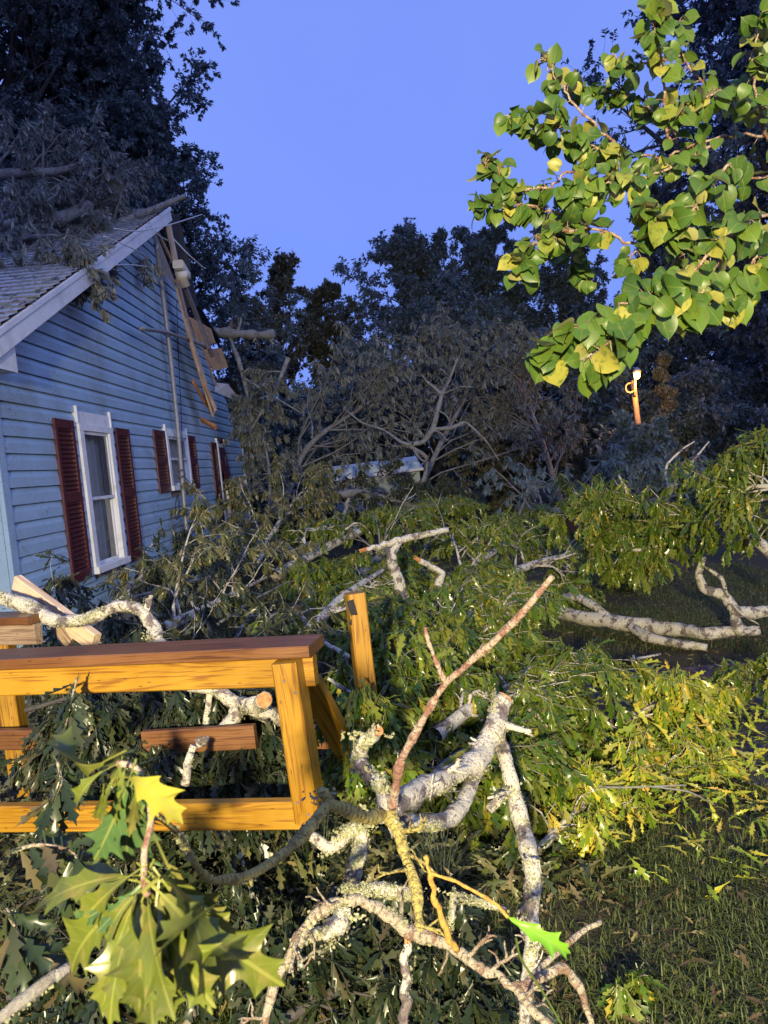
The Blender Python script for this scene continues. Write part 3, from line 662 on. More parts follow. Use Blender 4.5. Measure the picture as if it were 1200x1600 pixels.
shutter(10.05, 10.56, 1.60, 2.47); shutter(11.84, 12.28, 1.60, 2.46)
shutter(13.42, 13.86, 0.83, 2.40, 'scuffed burgundy shutter beside the far window, its foot covered by leaves')
shutter(14.00, 14.44, 0.95, 2.38, 'burgundy shutter hanging loose and tilted across the far window', tilt=0.32)

# ------------------------------------------------------------------ broken roof edge: boards, sheathing, mast, pipes, wires
def board(name, label, cat, pts, w, h, m, x=None, up=(1, 0, 0), group=None):
    """a loose board through wall points given as (px, py, x)"""
    Q = [PX(a_, b_, c_) for a_, b_, c_ in pts]; b = MB()
    for q0, q1 in zip(Q[:-1], Q[1:]): b.beam(q0, q1, w, h, up)
    o = b.build(name, M[m], loc=Q[0]); return tag(o, label, cat, group)
board('rake_board', 'upper splintered pale rake board standing under the roof peak', 'board', [(263, 352, -2.78), (281, 442, -2.80)], 0.25, 0.03, 'lumber_pale')
board('rake_board', 'long split pale board leaning from the cream light box down the gable edge', 'board', [(275, 436, -2.82), (301, 540, -2.80), (334, 646, -2.72)], 0.25, 0.03, 'lumber_pale')
board('rake_board', 'thin pale splinter lying on the long split board of the gable edge', 'board', [(290, 500, -2.74), (312, 578, -2.73), (337, 640, -2.66)], 0.09, 0.03, 'lumber_pale')
board('rake_board', 'short jagged orange board end under the long split board', 'board', [(302, 596, -2.84), (318, 624, -2.80), (331, 642, -2.78)], 0.10, 0.025, 'split')
board('roof_lath', 'thin brown lath slanting under the roof peak', 'lath', [(246, 362, -2.86), (272, 414, -2.80)], 0.05, 0.03, 'lumber_grey')
board('roof_beam', 'dark hanging timber in front of the torn sheathing', 'beam', [(288, 444, -2.70), (310, 500, -2.62), (327, 545, -2.52), (332, 556, -2.50)], 0.10, 0.05, 'pipe_dark')
board('trim_board', 'thin dark trim strip dangling below the torn sheathing', 'trim', [(302, 500, -2.80), (322, 560, -2.72), (338, 602, -2.66)], 0.045, 0.02, 'lumber_grey')
board('torn_board', 'rust red broken board jutting from the wall above the far shutters', 'board', [(315, 656, -2.95), (337, 668, -2.70)], 0.10, 0.05, 'split')
def sheet(name, label, cat, pts, x, thick, m):
    Q = np.array([PX(a_, b_, x + c_) for a_, b_, c_ in pts]); nrm_ = np.cross(Q[1] - Q[0], Q[2] - Q[0]); nrm_ /= np.linalg.norm(nrm_)
    b = MB(); b.prism(Q - Q[0] * 0, nrm_ * thick); return tag(b.build(name, M[m], loc=Q[0]), label, cat)
sheet('sheathing_panel', 'lower tan sheathing panel hanging off the smashed roof edge', 'panel', [(316, 546, 0), (346, 544, .12), (357, 574, .15), (334, 579, .03)], -2.72, 0.014, 'osb')
sheet('sheathing_panel', 'upper tan sheathing panel with stepped torn edge behind the dark timber', 'panel', [(294, 494, 0), (312, 503, .04), (330, 514, .1), (337, 536, .12), (312, 540, .03)], -2.80, 0.014, 'osb')
sheet('soffit_panel', 'grey torn soffit sheet pointing down right of the gable', 'panel', [(338, 598, 0), (356, 600, .1), (383, 633, .2), (337, 612, 0)], -2.72, 0.01, 'soffit')
fe = MB()
for (p_, q_, w_) in (((266, 336), (286, 420), .26), ((284, 410), (300, 480), .22), ((298, 470), (336, 532), .30), ((332, 516), (359, 580), .22), ((356, 590), (384, 632), .12)):
    fe.beam(PX(*p_, -2.98), PX(*q_, -2.9), w_, 0.02, (0.25, -1, 1), 0.002)
tag(fe.build('roofing_felt', M['felt'], loc=PX(266, 336, -2.98)), 'black torn roofing edge running down the smashed side of the gable', 'roofing')
mast = empty('service_mast', 'tall grey steel conduit mast standing against the blue gable wall', 'mast', (-2.96, 11.2, 0.1))
mp = smooth_path([PX(299, 915, -2.94), PX(288, 790, -2.93), PX(275, 640, -2.93), PX(262, 520, -2.92), PX(252, 440, -2.90), PX(244, 380, -2.86)], 6)
b = MB(); b.tube(mp, 0.036, 12); b.build('pole', M['galv'], mast, smooth=True)
b = MB()
for (px_, py_) in ((281, 735), (282, 745)):
    c = PX(px_, py_, -2.93); b.beam(c + [0, -.16, -.02], c + [0, .14, .03], 0.02, 0.012, (1, 0, 0)); b.tube(np.array([c + [0, 0, -.015], c + [0, 0, .015]]), 0.046, 12)
b.build('clamp', M['pipe_dark'], mast)
b = MB(); b.tube(smooth_path([PX(219, 513, -2.86), PX(262, 520, -2.84), PX(300, 533, -2.78), PX(324, 542, -2.70)], 5), 0.028, 10)
tag(b.build('cross_pipe', M['galv'], smooth=True, loc=PX(219, 513, -2.86)), 'thin grey pipe lying across the mast and the broken boards', 'pipe')
lb = empty('light_fixture', 'cream plastic security light box with a round socket hanging on the broken boards', 'light fixture', PX(284, 424, -2.7))
c = PX(284, 423, -2.70); b = MB(); b.beam(c + [0, -.19, .05], c + [0, .19, -.03], 0.16, 0.13, (0, .1, 1), .02); b.build('box', M['cream'], lb)
c2 = PX(286, 436, -2.66); b = MB(); b.tube(np.array([c2 + [0, -.05, .10], c2 + [0, -.02, .02], c2 + [0.0, 0.0, .0], c2 + [.02, .05, -.1]]), [.09, .09, .065, .07], 14); b.build('socket', M['cream'], lb, smooth=True)
def wire(label, pts, r=0.008, m='wire', cat='wire', group='loose cables about the gable'):
    Q = [PX(*p_) for p_ in pts]; b = MB(); b.tube(smooth_path(Q, 7), r, 6); return tag(b.build('cable', M[m], smooth=True, loc=Q[0]), label, cat, group)
wire('pale cable sweeping from the roof branches up across the peak', [(178, 357, -2.7), (215, 361, -2.62), (262, 352, -2.55), (316, 335, -2.4)])
wire('pale cable curling down from the fascia onto the upper gable wall', [(162, 369, -2.70), (200, 385, -2.62), (224, 398, -2.7), (232, 416, -2.86)])
wire('short pale cable running level to the oak sprig on the upper gable', [(180, 414, -2.74), (205, 414, -2.74), (232, 417, -2.84)])
wire('thin pale cable crossing the fascia just below the peak', [(234, 346, -2.7), (246, 366, -2.62), (262, 376, -2.7)])
wire('pale cable hanging right of the peak in front of the dark trees', [(270, 372, -2.6), (295, 398, -2.4), (320, 420, -2.3)])
wire('thin black cable hanging straight down the wall right of the mast', [(276, 470, -3.0), (279, 560, -3.0), (283, 640, -3.0), (285, 700, -2.98), (288, 745, -2.95)], 0.006, 'blackwire')
wire('black cable drooping right from the mast clamp below the small window', [(283, 742, -2.94), (295, 752, -2.9), (312, 772, -2.94), (328, 790, -2.98)], 0.006, 'blackwire')
wire('black cable loop hanging below the small window', [(279, 768, -2.98), (274, 790, -2.96), (276, 812, -2.95), (281, 800, -2.96), (278, 772, -2.98)], 0.006, 'blackwire')

# ------------------------------------------------------------------ the wooden ramp railings
near = empty('ramp_railing', 'near yellow treated pine railing with a dark wet cap board', 'railing', (-0.9, 2.25, 0))
zt = 1.20
A = PZ(-70, 1028, zt); Bq = PZ(489, 1003, zt); tdir = (Bq - A) / np.linalg.norm(Bq - A); side = np.cross(tdir, [0, 0, 1])  # side points to the camera
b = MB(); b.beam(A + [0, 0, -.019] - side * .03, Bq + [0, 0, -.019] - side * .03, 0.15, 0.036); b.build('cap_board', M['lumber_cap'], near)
b = MB(); b.beam(A + [0, 0, -.039 - .045] + side * .0, Bq + [0, 0, -.084] - tdir * .0 + side * .0, 0.038, 0.088); b.build('top_rail', M['lumber'], near)
pt = PZ(465, 1022, zt - .04); pb = pt + np.array([0.0, 0, -0.475]) + tdir * 0.01
b = MB(); b.beam(pt - side * .0 + side * .06 - tdir * .01, pb + side * .06, 0.075, 0.085, side, .006); b.build('post', M['lumber'], near)
for dx_, dz_ in ((-.012, -.05), (.018, -.085), (-.01, -.41), (.02, -.445)):
    b = MB(); c_ = pt + side * (.06 + .0425) + tdir * dx_ + np.array([0, 0, dz_]); b.tube(np.array([c_ - side * .002, c_ + side * .0015]), .0045, 10); b.build('screw', M['pipe_dark'], near)
zb_ = 0.69; A2 = PZ(-70, 1258, zb_); B2 = PZ(470, 1249, zb_)
b = MB(); b.beam(A2 + [0, 0, -.045], B2 + [0, 0, -.045], 0.038, 0.09); b.build('bottom_rail', M['lumber'], near)
b = MB(); b.beam(A + side * .0 + [-.25, 0, -.13], A + [-.25, 0, -1.2], .089, .089); b.build('post', M['lumber'], near)
farr = empty('ramp_railing', 'far broken pine railing half buried under the fallen oak leaves', 'railing', (-0.9, 3.0, 0))
pt = PZ(554, 926, 1.20); b = MB(); b.beam(pt, pt + [0.015, -.03, -.78], 0.072, 0.085, (0.25, -1, 0), .005); post2 = b.build('post', M['lumber'], farr, label='leaning end post with strips of black tape')
u_ = np.array([0.24, -0.97, 0]); r_ = np.array([0.97, 0.24, 0])
b = MB()
def tape(c0, c1, w): b.beam(c0 + u_ * .0445, c1 + u_ * .0445, w, .003, u_, .0005)
tape(pt + r_ * -.030 + [0, 0, -.02], pt + r_ * -.018 + [0, 0, -.085], .028); tape(pt + r_ * -.036 + [0, 0, -.10], pt + r_ * .000 + [0, 0, -.122], .030); tape(pt + r_ * -.02 + [0, 0, -.08], pt + r_ * .002 + [0, 0, -.14], .026)
b.build('tape', M['tape'], post2)
A3 = PZ(-60, 1140, .70); B3 = PZ(566, 1133, .70)
b = MB(); b.beam(A3 + [0, 0, -.045], B3 + [0, 0, -.045], 0.038, 0.09); b.build('bottom_rail', M['lumber_cap'], farr, label='lower board of the far railing, coloured dark for its shade')  # dark pine used here to paint the shade on this board
A4 = PZ(-60, 962, 1.20); B4 = PZ(62, 958, 1.20)
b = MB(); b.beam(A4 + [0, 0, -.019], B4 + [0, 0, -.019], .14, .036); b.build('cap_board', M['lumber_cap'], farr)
b = MB(); b.beam(A4 + [0, -.03, -.084], B4 + [0, -.03, -.084], .038, .088); b.build('top_rail', M['lumber_grey'], farr)
p5 = P(12, 1066, 3.32); b = MB(); b.beam(np.array([p5[0], p5[1], 1.1]), np.array([p5[0] + .01, p5[1], 0.35]), .085, .085, (0, 1, 0), .005); b.build('post', M['lumber'], farr)
def plank(name, label, cat, p0, p1, w, h, m, up=(0, 0, 1)):
    b = MB(); b.beam(p0, p1, w, h, up); return tag(b.build(name, M[m], loc=p0), label, cat)
plank('brace_board', 'short slanting pine brace behind the near railing post', 'brace', P(482, 1062, 2.42), P(548, 1186, 2.62), .04, .085, 'lumber', (0.9, -.4, .3))
plank('broken_plank', 'pale broken railing plank leaning under the lichened branch by the wall', 'plank', P(26, 912, 3.5), P(150, 1004, 3.25), .04, .09, 'lumber_pale')
plank('broken_plank', 'narrow pale plank end crossing under the far railing cap', 'plank', P(62, 940, 3.4), P(112, 1005, 3.32), .03, .07, 'lumber_grey')
for (p0_, p1_, d0, d1, lb_) in (((225, 1160), (400, 1150), 2.72, 2.66, 'wet brown board lying low between the two railings'),):
    plank('fallen_board', lb_, 'board', P(*p0_, d0), P(*p1_, d1), .03, .09, 'lumber_cap')

# ------------------------------------------------------------------ yard lamp and far shed
lp = empty('yard_lamp', 'lit orange sodium lamp on a wooden pole before the dark wood', 'street lamp', (0, 0, 0))
LT = P(990, 594, 15.6); LB_ = np.array([LT[0] + .1, 15.6, 0.0])
lp.location = LB_
b = MB(); b.tube(smooth_path([LB_ + [0, 0, -.3], (LB_ + LT) / 2, LT + [0, 0.05, .0]], 6), [0.065] * 8 + [0.06] * 5, 12); b.build('pole', M['lumber_grey'], lp, smooth=True)
b = MB(); h = LT + np.array([0, -.22, 0.10]); b.tube(smooth_path([LT + [0, 0.0, -.35], LT + [-.05, -.2, -.1], h + [0, .1, .09], h + [0, -.05, .10]], 4), .03, 8); b.build('arm', M['galv'], lp, smooth=True)
b = MB(); b.tube(np.array([h + [0, 0, .14], h + [0, 0, .10], h + [0, 0, .03]]), [.03, .07, .09], 16); hd = b.build('head', M['galv'], lp, smooth=True)
b = MB(); b.tube(np.array([h + [0, 0, .05], h + [0, 0, .01], h + [0, 0, -.06], h + [0, 0, -.10]]), [.035, .06, .055, .02], 12); b.build('bulb', M['bulb'], hd, smooth=True)
b = MB(); aa = np.linspace(0, 2 * math.pi, 18); cc = P(984, 606, 15.5); b.tube(np.stack([cc[0] + .09 * np.cos(aa), np.full(18, cc[1]), cc[2] + .10 * np.sin(aa)], 1), .018, 6, False); b.build('loop', M['lumber_grey'], lp, smooth=True)
ll = bpy.data.objects.new('yard_lamp_light', bpy.data.lights.new('yard_lamp_light', 'POINT')); COL.objects.link(ll)
ll.data.energy = 110; ll.data.color = (1.0, 0.42, 0.08); ll.data.shadow_soft_size = 0.06; ll.parent = lp; ll.location = (h + np.array([0, -.2, -.3])) - LB_
shed = empty('shed', 'low white shed with a shallow pale roof glimpsed behind the fallen crowns', 'shed', (-0.4, 19.0, 0))
b = MB(); b.box((-1.9, 18.8, -.1), (1.0, 21.5, 1.72)); b.build('wall', M['siding'], shed)
b = MB(); q0 = P(498, 752, 18.5); q1 = P(655, 733, 18.5); b.beam((q0[0] - .2, 18.6, q0[2] - .02), (q1[0] + .1, 18.6, q1[2] - .0), .5, .07, (0, 0, 1)); b.beam((q0[0] - .2, 20.2, q0[2] + .15), (q1[0] + .1, 20.2, q1[2] + .17), 2.7, .05, (0, -.12, 1)); b.build('roof', M['white'], shed)

# ------------------------------------------------------------------ standing trees
def tree(label, x, y, H, rad, crown_from, n1, leaf, m, seed, lean=(0, 0), n2=8, n3=6, nl=9, name='oak_tree', shape=1.0, bark='dark_bark', trunk_r=None, up=0.35, group='trees standing behind the yard', droop=0.45, cat='tree', twigs=False):
    rng = np.random.default_rng(seed); t = empty(name, label, cat, (x, y, 0), group)
    k = np.linspace(0, 1, 9)
    tr = np.stack([x + lean[0] * k + 0.15 * np.cumsum(rng.normal(0, .3, 9)) * k, y + lean[1] * k + 0.15 * np.cumsum(rng.normal(0, .3, 9)) * k, H * k - 0.2], 1)[None]
    r0 = trunk_r or (0.10 + 0.017 * H); rr = np.array([r0 * (1 - 0.86 * k ** 0.9) * (1 + 0.5 * np.exp(-k * 18))])
    w = Wood(); w.add(tr, rr, 12)
    # limbs: longest in the lower middle of the crown
    p1, r1, L1 = spawn(tr, rr, n1, crown_from, 0.97, 1.0, (40, 80), rng, 6, 0.03, up, 0.16, 0.45, 0.012, 0.06, tip_short=0.0)
    hz = (p1[:, 0, 2] - crown_from * H) / (H * (1 - crown_from)); prof = rad * shape * np.clip(1.05 - 0.75 * hz ** 1.4, 0.2, 1) * (0.55 + 0.45 * np.clip(hz * 6, 0, 1))
    prof *= rng.uniform(0.65, 1.15, len(prof))
    p1 = p1[:, :1] + (p1 - p1[:, :1]) * prof[:, None, None]
    w.add(p1, r1, 6)
    p2, r2, L2 = spawn(p1, r1, n2, 0.18, 1.0, prof * 0.52, (25, 75), rng, 4, 0.02, 0.15, 0.22, 0.5, 0.010, 0.35)
    w.add(p2, r2, 4)
    p3, r3, L3 = spawn(p2, r2, n3, 0.15, 1.0, np.repeat(prof * 0.22, n2), (25, 80), rng, 3, 0.08, 0.05, 0.25, 0.6, 0.006, 0.4)
    if twigs: w.add(p3, r3, 3)
    tips = np.vstack([p3[:, -1], p3[:, 1], p2[:, -1]]); td = np.vstack([p3[:, -1] - p3[:, -2], p3[:, 2] - p3[:, 1], p2[:, -1] - p2[:, -2]])
    pos, yv, upv, sz = cluster(tips, td, nl, leaf, rng, droop, 1.0, leaf * 1.8)
    ok = pos[:, 2] > 0.05; V, T, C = scatter(FAR, pos[ok], yv[ok], upv[ok], sz[ok], rng)
    w.build('trunk', M[bark], t)
    mesh('crown', V, T, M[m], t)
    return t
# px-based placing: x from a picture column at the depth the tree stands
def tx(px, y): return P(px, 700, y)[0]
tree('huge dark oak towering over the house roof at the left edge', -9.7, 20.5, 27.0, 6.9, 0.17, 112, 0.112, 'oak_far_haze', 21, n2=12, n3=7, nl=28, twigs=True)
tree('dark oak whose rounded crown edge stands against the sky above the roof peak', -6.5, 19.6, 16.5, 3.6, 0.28, 72, 0.115, 'oak_far_haze', 35, n2=11, n3=7, nl=22, shape=1.0)
tree('dark oak leaning behind the left crown, thick limb rising to the top edge', -10.8, 18.0, 19.0, 5.4, 0.25, 44, 0.13, 'oak_far_haze', 22, n2=9, n3=7, nl=18)
tree('narrow dark oak directly behind the broken gable edge', -5.5, 22.5, 12.2, 3.5, 0.10, 44, 0.14, 'oak_far_haze', 23, n2=9, n3=6, nl=12)
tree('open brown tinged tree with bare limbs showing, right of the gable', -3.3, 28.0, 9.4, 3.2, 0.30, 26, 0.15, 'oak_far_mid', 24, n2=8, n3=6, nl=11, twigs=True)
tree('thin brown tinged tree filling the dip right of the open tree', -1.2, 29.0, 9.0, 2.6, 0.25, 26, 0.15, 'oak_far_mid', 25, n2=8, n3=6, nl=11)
tree('broad dark oak in the middle of the skyline', 2.2, 26.5, 9.4, 4.1, 0.14, 54, 0.15, 'oak_far_haze', 26, n2=9, n3=6, nl=12, up=.55)
tree('pointed dark oak between the broad oak and the pear leaves', 4.4, 28.0, 9.9, 3.4, 0.14, 44, 0.15, 'oak_far_haze', 34, n2=9, n3=6, nl=12)
tree('dark oak behind the left tips of the pear branch', 7.2, 28.0, 9.6, 3.6, 0.15, 44, 0.15, 'oak_far_haze', 27, n2=8, n3=6, nl=12)
tree('tall dark oak reaching the top right corner', 12.2, 20.0, 29.0, 5.6, 0.14, 105, 0.14, 'oak_far_haze', 28, n2=10, n3=7, nl=16, twigs=True)
tree('dark oak between the yard lamp and the tall corner oak', 10.6, 26.0, 10.2, 3.4, 0.12, 40, 0.15, 'oak_far_haze', 29, n2=8, n3=6, nl=11)
tree('dark tree at the right picture edge behind the lamp', 14.5, 25.0, 11.5, 4.0, 0.12, 40, 0.15, 'oak_far_haze', 30, n2=8, n3=6, nl=11)
tree('low dark tree below the dip in the skyline', -0.4, 25.0, 5.6, 2.6, 0.1, 34, 0.15, 'oak_far_haze', 31, n2=8, n3=6, nl=11)
tree('low dark tree behind the shed roof', 3.6, 23.5, 6.2, 3.0, 0.08, 40, 0.15, 'oak_far_haze', 32, n2=8, n3=6, nl=11)
tree('low dark tree left of the shed', -3.4, 22.5, 5.4, 2.4, 0.08, 34, 0.15, 'oak_far_haze', 33, n2=8, n3=6, nl=11)
# undergrowth
def shrub(label, x, y, H, rad, m, seed, leaf=0.14, name='shrub', n1=30):
    return tree(label, x, y, H, rad, 0.05, n1, leaf, m, seed, name=name, cat='shrub', group='shrubs along the wood edge', trunk_r=0.05, up=0.5, n2=7, n3=6, nl=11)
shrub('dark shrub left of the yard lamp pole', 5.6, 18.5, 4.0, 2.2, 'oak_far_haze', 41)
shrub('dark shrub below the yard lamp', 8.2, 18.2, 2.8, 2.0, 'oak_far_haze', 42)
shrub('low dark shrub hiding the foot of the yard lamp pole', tx(1000, 14.2), 14.2, 1.95, 1.1, 'oak_far_haze', 49, leaf=.12)
shrub('dark shrub right of the yard lamp pole', 10.6, 19.0, 4.6, 2.4, 'oak_far_haze', 43)
shrub('dark shrub at the far right edge of the wood', 13.6, 18.0, 5.2, 2.6, 'oak_far_haze', 44)
shrub('dark shrub right of the shed', 3.2, 18.0, 3.0, 1.8, 'oak_far_mid', 45)
shrub('dark shrub behind the house corner', -3.9, 19.5, 3.2, 1.7, 'oak_far_haze', 46)
shrub('low shrub in front of the shed wall', -1.6, 18.0, 1.5, 1.1, 'oak_far_haze', 47)
shrub('lamplit sprig of yellow leaves beside the yard lamp pole', tx(1012, 17) + .42, 17.0, 3.9, 0.42, 'oak_far_mid', 48, 0.12, n1=12)
# the wood beyond, one dense mass
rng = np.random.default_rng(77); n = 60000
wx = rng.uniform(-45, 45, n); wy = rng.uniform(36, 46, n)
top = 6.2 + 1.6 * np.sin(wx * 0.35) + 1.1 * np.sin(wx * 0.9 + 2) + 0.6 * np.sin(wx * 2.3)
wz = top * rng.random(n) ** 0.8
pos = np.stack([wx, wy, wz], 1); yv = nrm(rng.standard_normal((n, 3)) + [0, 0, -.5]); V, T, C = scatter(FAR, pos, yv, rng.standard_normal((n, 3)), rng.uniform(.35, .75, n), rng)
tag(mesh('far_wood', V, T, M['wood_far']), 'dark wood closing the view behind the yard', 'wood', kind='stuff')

# ------------------------------------------------------------------ fallen boughs
def bough(label, main, r0, m, seed, wood='lichen_bark', n1=9, L1=1.0, n2=5, L2=0.45, nl=8, leaf=0.12, t0=0.12, t1=1.0, up=0.35, floor=0.03, tpl=None, droop=1.15, name='fallen_bough', r1=None, ang=(35, 80), group='fallen oak boughs', bare=False, cat='bough', taper=0.3, k=5, ceil=None, flat=0.0):
    rng = np.random.default_rng(seed); mp_ = smooth_path(main, k); loc = mp_[0]
    t = empty(name, label, cat, loc, group); w = Wood(); m_ = len(mp_)
    rr = np.linspace(r0, r1 if r1 is not None else r0 * taper, m_)[None] * (1 + 0.06 * rng.standard_normal((1, m_)))
    w.add(mp_[None], rr, 10)
    p1, q1, _ = spawn(mp_[None], rr, n1, t0, t1, L1, ang, rng, 5, 0.06, up, 0.55 if flat else 0.2, 0.36, 0.0028 if flat else 0.004, 0.3, floor=floor, ceil=ceil, flat=flat)
    w.add(p1, q1, 6)
    p2, q2, _ = spawn(p1, q1, n2, 0.25, 1.0, L2, (25, 75), rng, 4, 0.14, 0.15, 0.22, 0.5, 0.0018 if flat else 0.0022, 0.5, floor=floor, ceil=ceil, flat=flat)
    w.add(p2, q2, 4)
    w.build('limb', M[wood], t)
    if not bare:
        tips = np.vstack([p2[:, -1], p2[:, 2], p1[:, -1]]); td = np.vstack([p2[:, -1] - p2[:, -2], p2[:, 3] - p2[:, 2], p1[:, -1] - p1[:, -2]])
        pos, yv, upv, sz = cluster(tips, td, nl, leaf, rng, droop, 0.8, 0.07)
        ok = pos[:, 2] > floor; V, T, C = scatter(tpl or OAK_MID, pos[ok], yv[ok], upv[ok], sz[ok], rng)
        V[:, 2] = np.maximum(V[:, 2], 0.005 + 0.02 * rng.random(len(V)))
        mesh('foliage', V, T, M[m], t, co=C)
    return t
B = bough
# along the house wall and below the broken corner, dull turned leaves
B('dull brown bough lying under the small window by the mast foot', path((300, 905, 9.5), (340, 870, 10.5), (400, 830, 12.0)), .05, 'oak_olive', 101, n1=14, L1=1.3, leaf=.13, tpl=OAK_NARROW, nl=13)
B('dull bough heaped against the house corner below the torn boards', path((400, 860, 12.0), (420, 800, 13.0), (420, 730, 13.6), (410, 680, 14.0)), .05, 'oak_dull', 102, wood='grey_bark', n1=18, L1=0.8, leaf=.14, tpl=OAK_NARROW, nl=13)
B('drooping dull crown hanging over the far shutters', path((450, 560, 14.5), (430, 610, 14.2), (405, 650, 14.0), (390, 675, 13.9)), .05, 'oak_dull', 103, wood='grey_bark', n1=12, L1=0.6, leaf=.14, tpl=OAK_NARROW, droop=.9, nl=13)
B('dull leafy bough right of the house corner', path((400, 880, 10.0), (440, 810, 11.0), (470, 770, 12.0)), .05, 'oak_olive', 104, n1=14, L1=1.2, leaf=.13, tpl=OAK_NARROW, nl=13)
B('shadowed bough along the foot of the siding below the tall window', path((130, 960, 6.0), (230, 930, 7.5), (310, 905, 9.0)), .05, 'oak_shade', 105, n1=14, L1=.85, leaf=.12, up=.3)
B('olive bough spread over the ground before the mast', path((250, 985, 5.4), (330, 945, 6.8), (420, 900, 8.4)), .05, 'oak_olive', 106, n1=16, L1=1.0, leaf=.12, nl=13)
# broken crowns farther back, grey brown
B('big grey brown broken crown filling the view right of the house', path((440, 800, 14.0), (480, 700, 14.5), (560, 640, 15.0), (620, 600, 15.5)), .07, 'oak_dull', 111, wood='grey_bark', n1=26, L1=2.6, n2=9, L2=0.7, leaf=.15, tpl=OAK_NARROW, nl=8, name='broken_tree', cat='broken tree', group='broken oak crowns')
B('grey brown broken crown behind the bare forked limb', path((640, 800, 15.0), (690, 690, 15.5), (730, 610, 16.0), (720, 560, 16.2)), .07, 'oak_dull', 112, wood='grey_bark', n1=24, L1=2.4, n2=9, L2=0.7, leaf=.15, tpl=OAK_NARROW, nl=8, name='broken_tree', cat='broken tree', group='broken oak crowns')
B('drooping broken crown left of the pear leaves and lamp', path((880, 800, 14.5), (850, 700, 15.0), (820, 620, 15.5), (800, 590, 15.6)), .07, 'oak_dull', 113, wood='grey_bark', n1=26, L1=2.2, n2=9, L2=0.65, leaf=.15, tpl=OAK_NARROW, nl=9, name='broken_tree', cat='broken tree', group='broken oak crowns')
B('low broken crown lying before the shed', path((480, 790, 12.5), (560, 770, 13.0), (640, 790, 13.0), (720, 790, 13.5)), .09, 'oak_shade', 114, wood='grey_bark', n1=24, L1=1.0, n2=7, L2=.5, leaf=.14, tpl=OAK_NARROW, nl=13, name='broken_tree', cat='broken tree', group='broken oak crowns', up=.15)
B('dark broken crown lying under the yard lamp', path((760, 830, 12.0), (860, 800, 13.0), (960, 790, 13.5), (1080, 770, 14)), .09, 'oak_far_haze', 115, wood='grey_bark', n1=26, L1=1.5, n2=7, L2=.6, leaf=.14, tpl=OAK_NARROW, nl=13, name='broken_tree', cat='broken tree', group='broken oak crowns')
# the heap in the yard, green and lit
B('green bough crossing the middle of the heap behind the taped post', path((430, 900, 8.0), (520, 850, 9.0), (620, 810, 10.0), (700, 800, 10.5)), .07, 'oak_green', 121, n1=20, L1=1.1, leaf=.125, nl=11, ceil=1.05, wood='lichen_bark')
B('green bough topping the heap in front of the shed', path((560, 900, 8.2), (640, 830, 9.5), (700, 790, 10.5)), .06, 'oak_green', 122, n1=20, L1=1.0, leaf=.125, nl=11, ceil=1.15, wood='grey_bark')
B('yellow green bough right of the orange broken stub', path((700, 930, 7.2), (760, 870, 8.0), (830, 830, 9.0)), .06, 'oak_green', 123, n1=20, L1=0.8, leaf=.125, nl=11, ceil=1.0, wood='lichen_bark')
B('green bough behind the taped post', path((460, 1010, 4.6), (540, 930, 5.6), (600, 890, 6.6)), .05, 'oak_green', 124, n1=18, L1=0.6, leaf=.12, nl=11, ceil=0.75, wood='lichen_bark')
B('green bough around the upright lichened stub', path((600, 1020, 4.8), (680, 950, 5.6), (760, 910, 6.6)), .05, 'oak_green', 125, n1=20, L1=0.6, leaf=.12, nl=11, ceil=0.75, wood='grey_bark')
B('bright green bough hanging left of the thick fallen limb', path((690, 1060, 4.2), (750, 1000, 4.7), (800, 930, 5.4)), .05, 'oak_green', 126, n1=20, L1=0.42, leaf=.12, nl=9, ceil=0.75, wood='lichen_bark')
B('glossy green bough right of the taped post', path((560, 1180, 3.4), (620, 1080, 3.9), (700, 1030, 4.4)), .04, 'oak_green', 127, n1=20, L1=0.5, leaf=.115, nl=11, wood='grey_bark')
B('glossy green bough behind the top of the thick lichened limb', path((680, 1150, 3.3), (780, 1080, 3.7), (900, 1060, 4.1)), .04, 'oak_green', 128, n1=20, L1=0.42, leaf=.115, nl=11, ceil=0.55, wood='lichen_bark')
B('low green bough under the long pink twig', path((640, 1260, 2.9), (720, 1180, 3.1), (840, 1130, 3.5)), .035, 'oak_green', 129, n1=18, L1=0.4, leaf=.11, nl=11, up=.15, ceil=0.5, wood='grey_bark')
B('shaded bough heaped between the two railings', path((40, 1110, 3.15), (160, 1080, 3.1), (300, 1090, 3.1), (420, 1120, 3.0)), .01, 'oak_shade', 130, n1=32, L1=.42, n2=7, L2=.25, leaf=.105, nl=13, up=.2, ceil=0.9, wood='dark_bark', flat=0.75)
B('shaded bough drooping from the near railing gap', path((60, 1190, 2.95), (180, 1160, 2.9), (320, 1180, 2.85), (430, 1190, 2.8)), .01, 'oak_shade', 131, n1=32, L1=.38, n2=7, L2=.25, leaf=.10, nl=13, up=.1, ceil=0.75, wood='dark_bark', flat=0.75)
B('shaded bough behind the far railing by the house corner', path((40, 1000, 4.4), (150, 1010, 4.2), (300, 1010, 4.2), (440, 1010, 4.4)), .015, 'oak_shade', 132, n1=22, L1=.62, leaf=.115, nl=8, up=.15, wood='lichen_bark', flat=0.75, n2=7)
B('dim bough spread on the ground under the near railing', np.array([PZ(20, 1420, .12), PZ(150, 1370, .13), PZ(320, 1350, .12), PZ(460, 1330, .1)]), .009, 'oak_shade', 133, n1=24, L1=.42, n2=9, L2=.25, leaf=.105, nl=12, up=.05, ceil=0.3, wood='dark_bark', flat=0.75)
B('dim bough on the ground below the big oak leaves', np.array([PZ(10, 1560, .1), PZ(150, 1500, .12), PZ(330, 1480, .1), PZ(480, 1500, .08)]), .009, 'oak_shade', 134, n1=24, L1=.36, n2=9, L2=.22, leaf=.10, nl=12, up=.02, ceil=0.28, wood='dark_bark', flat=0.75)
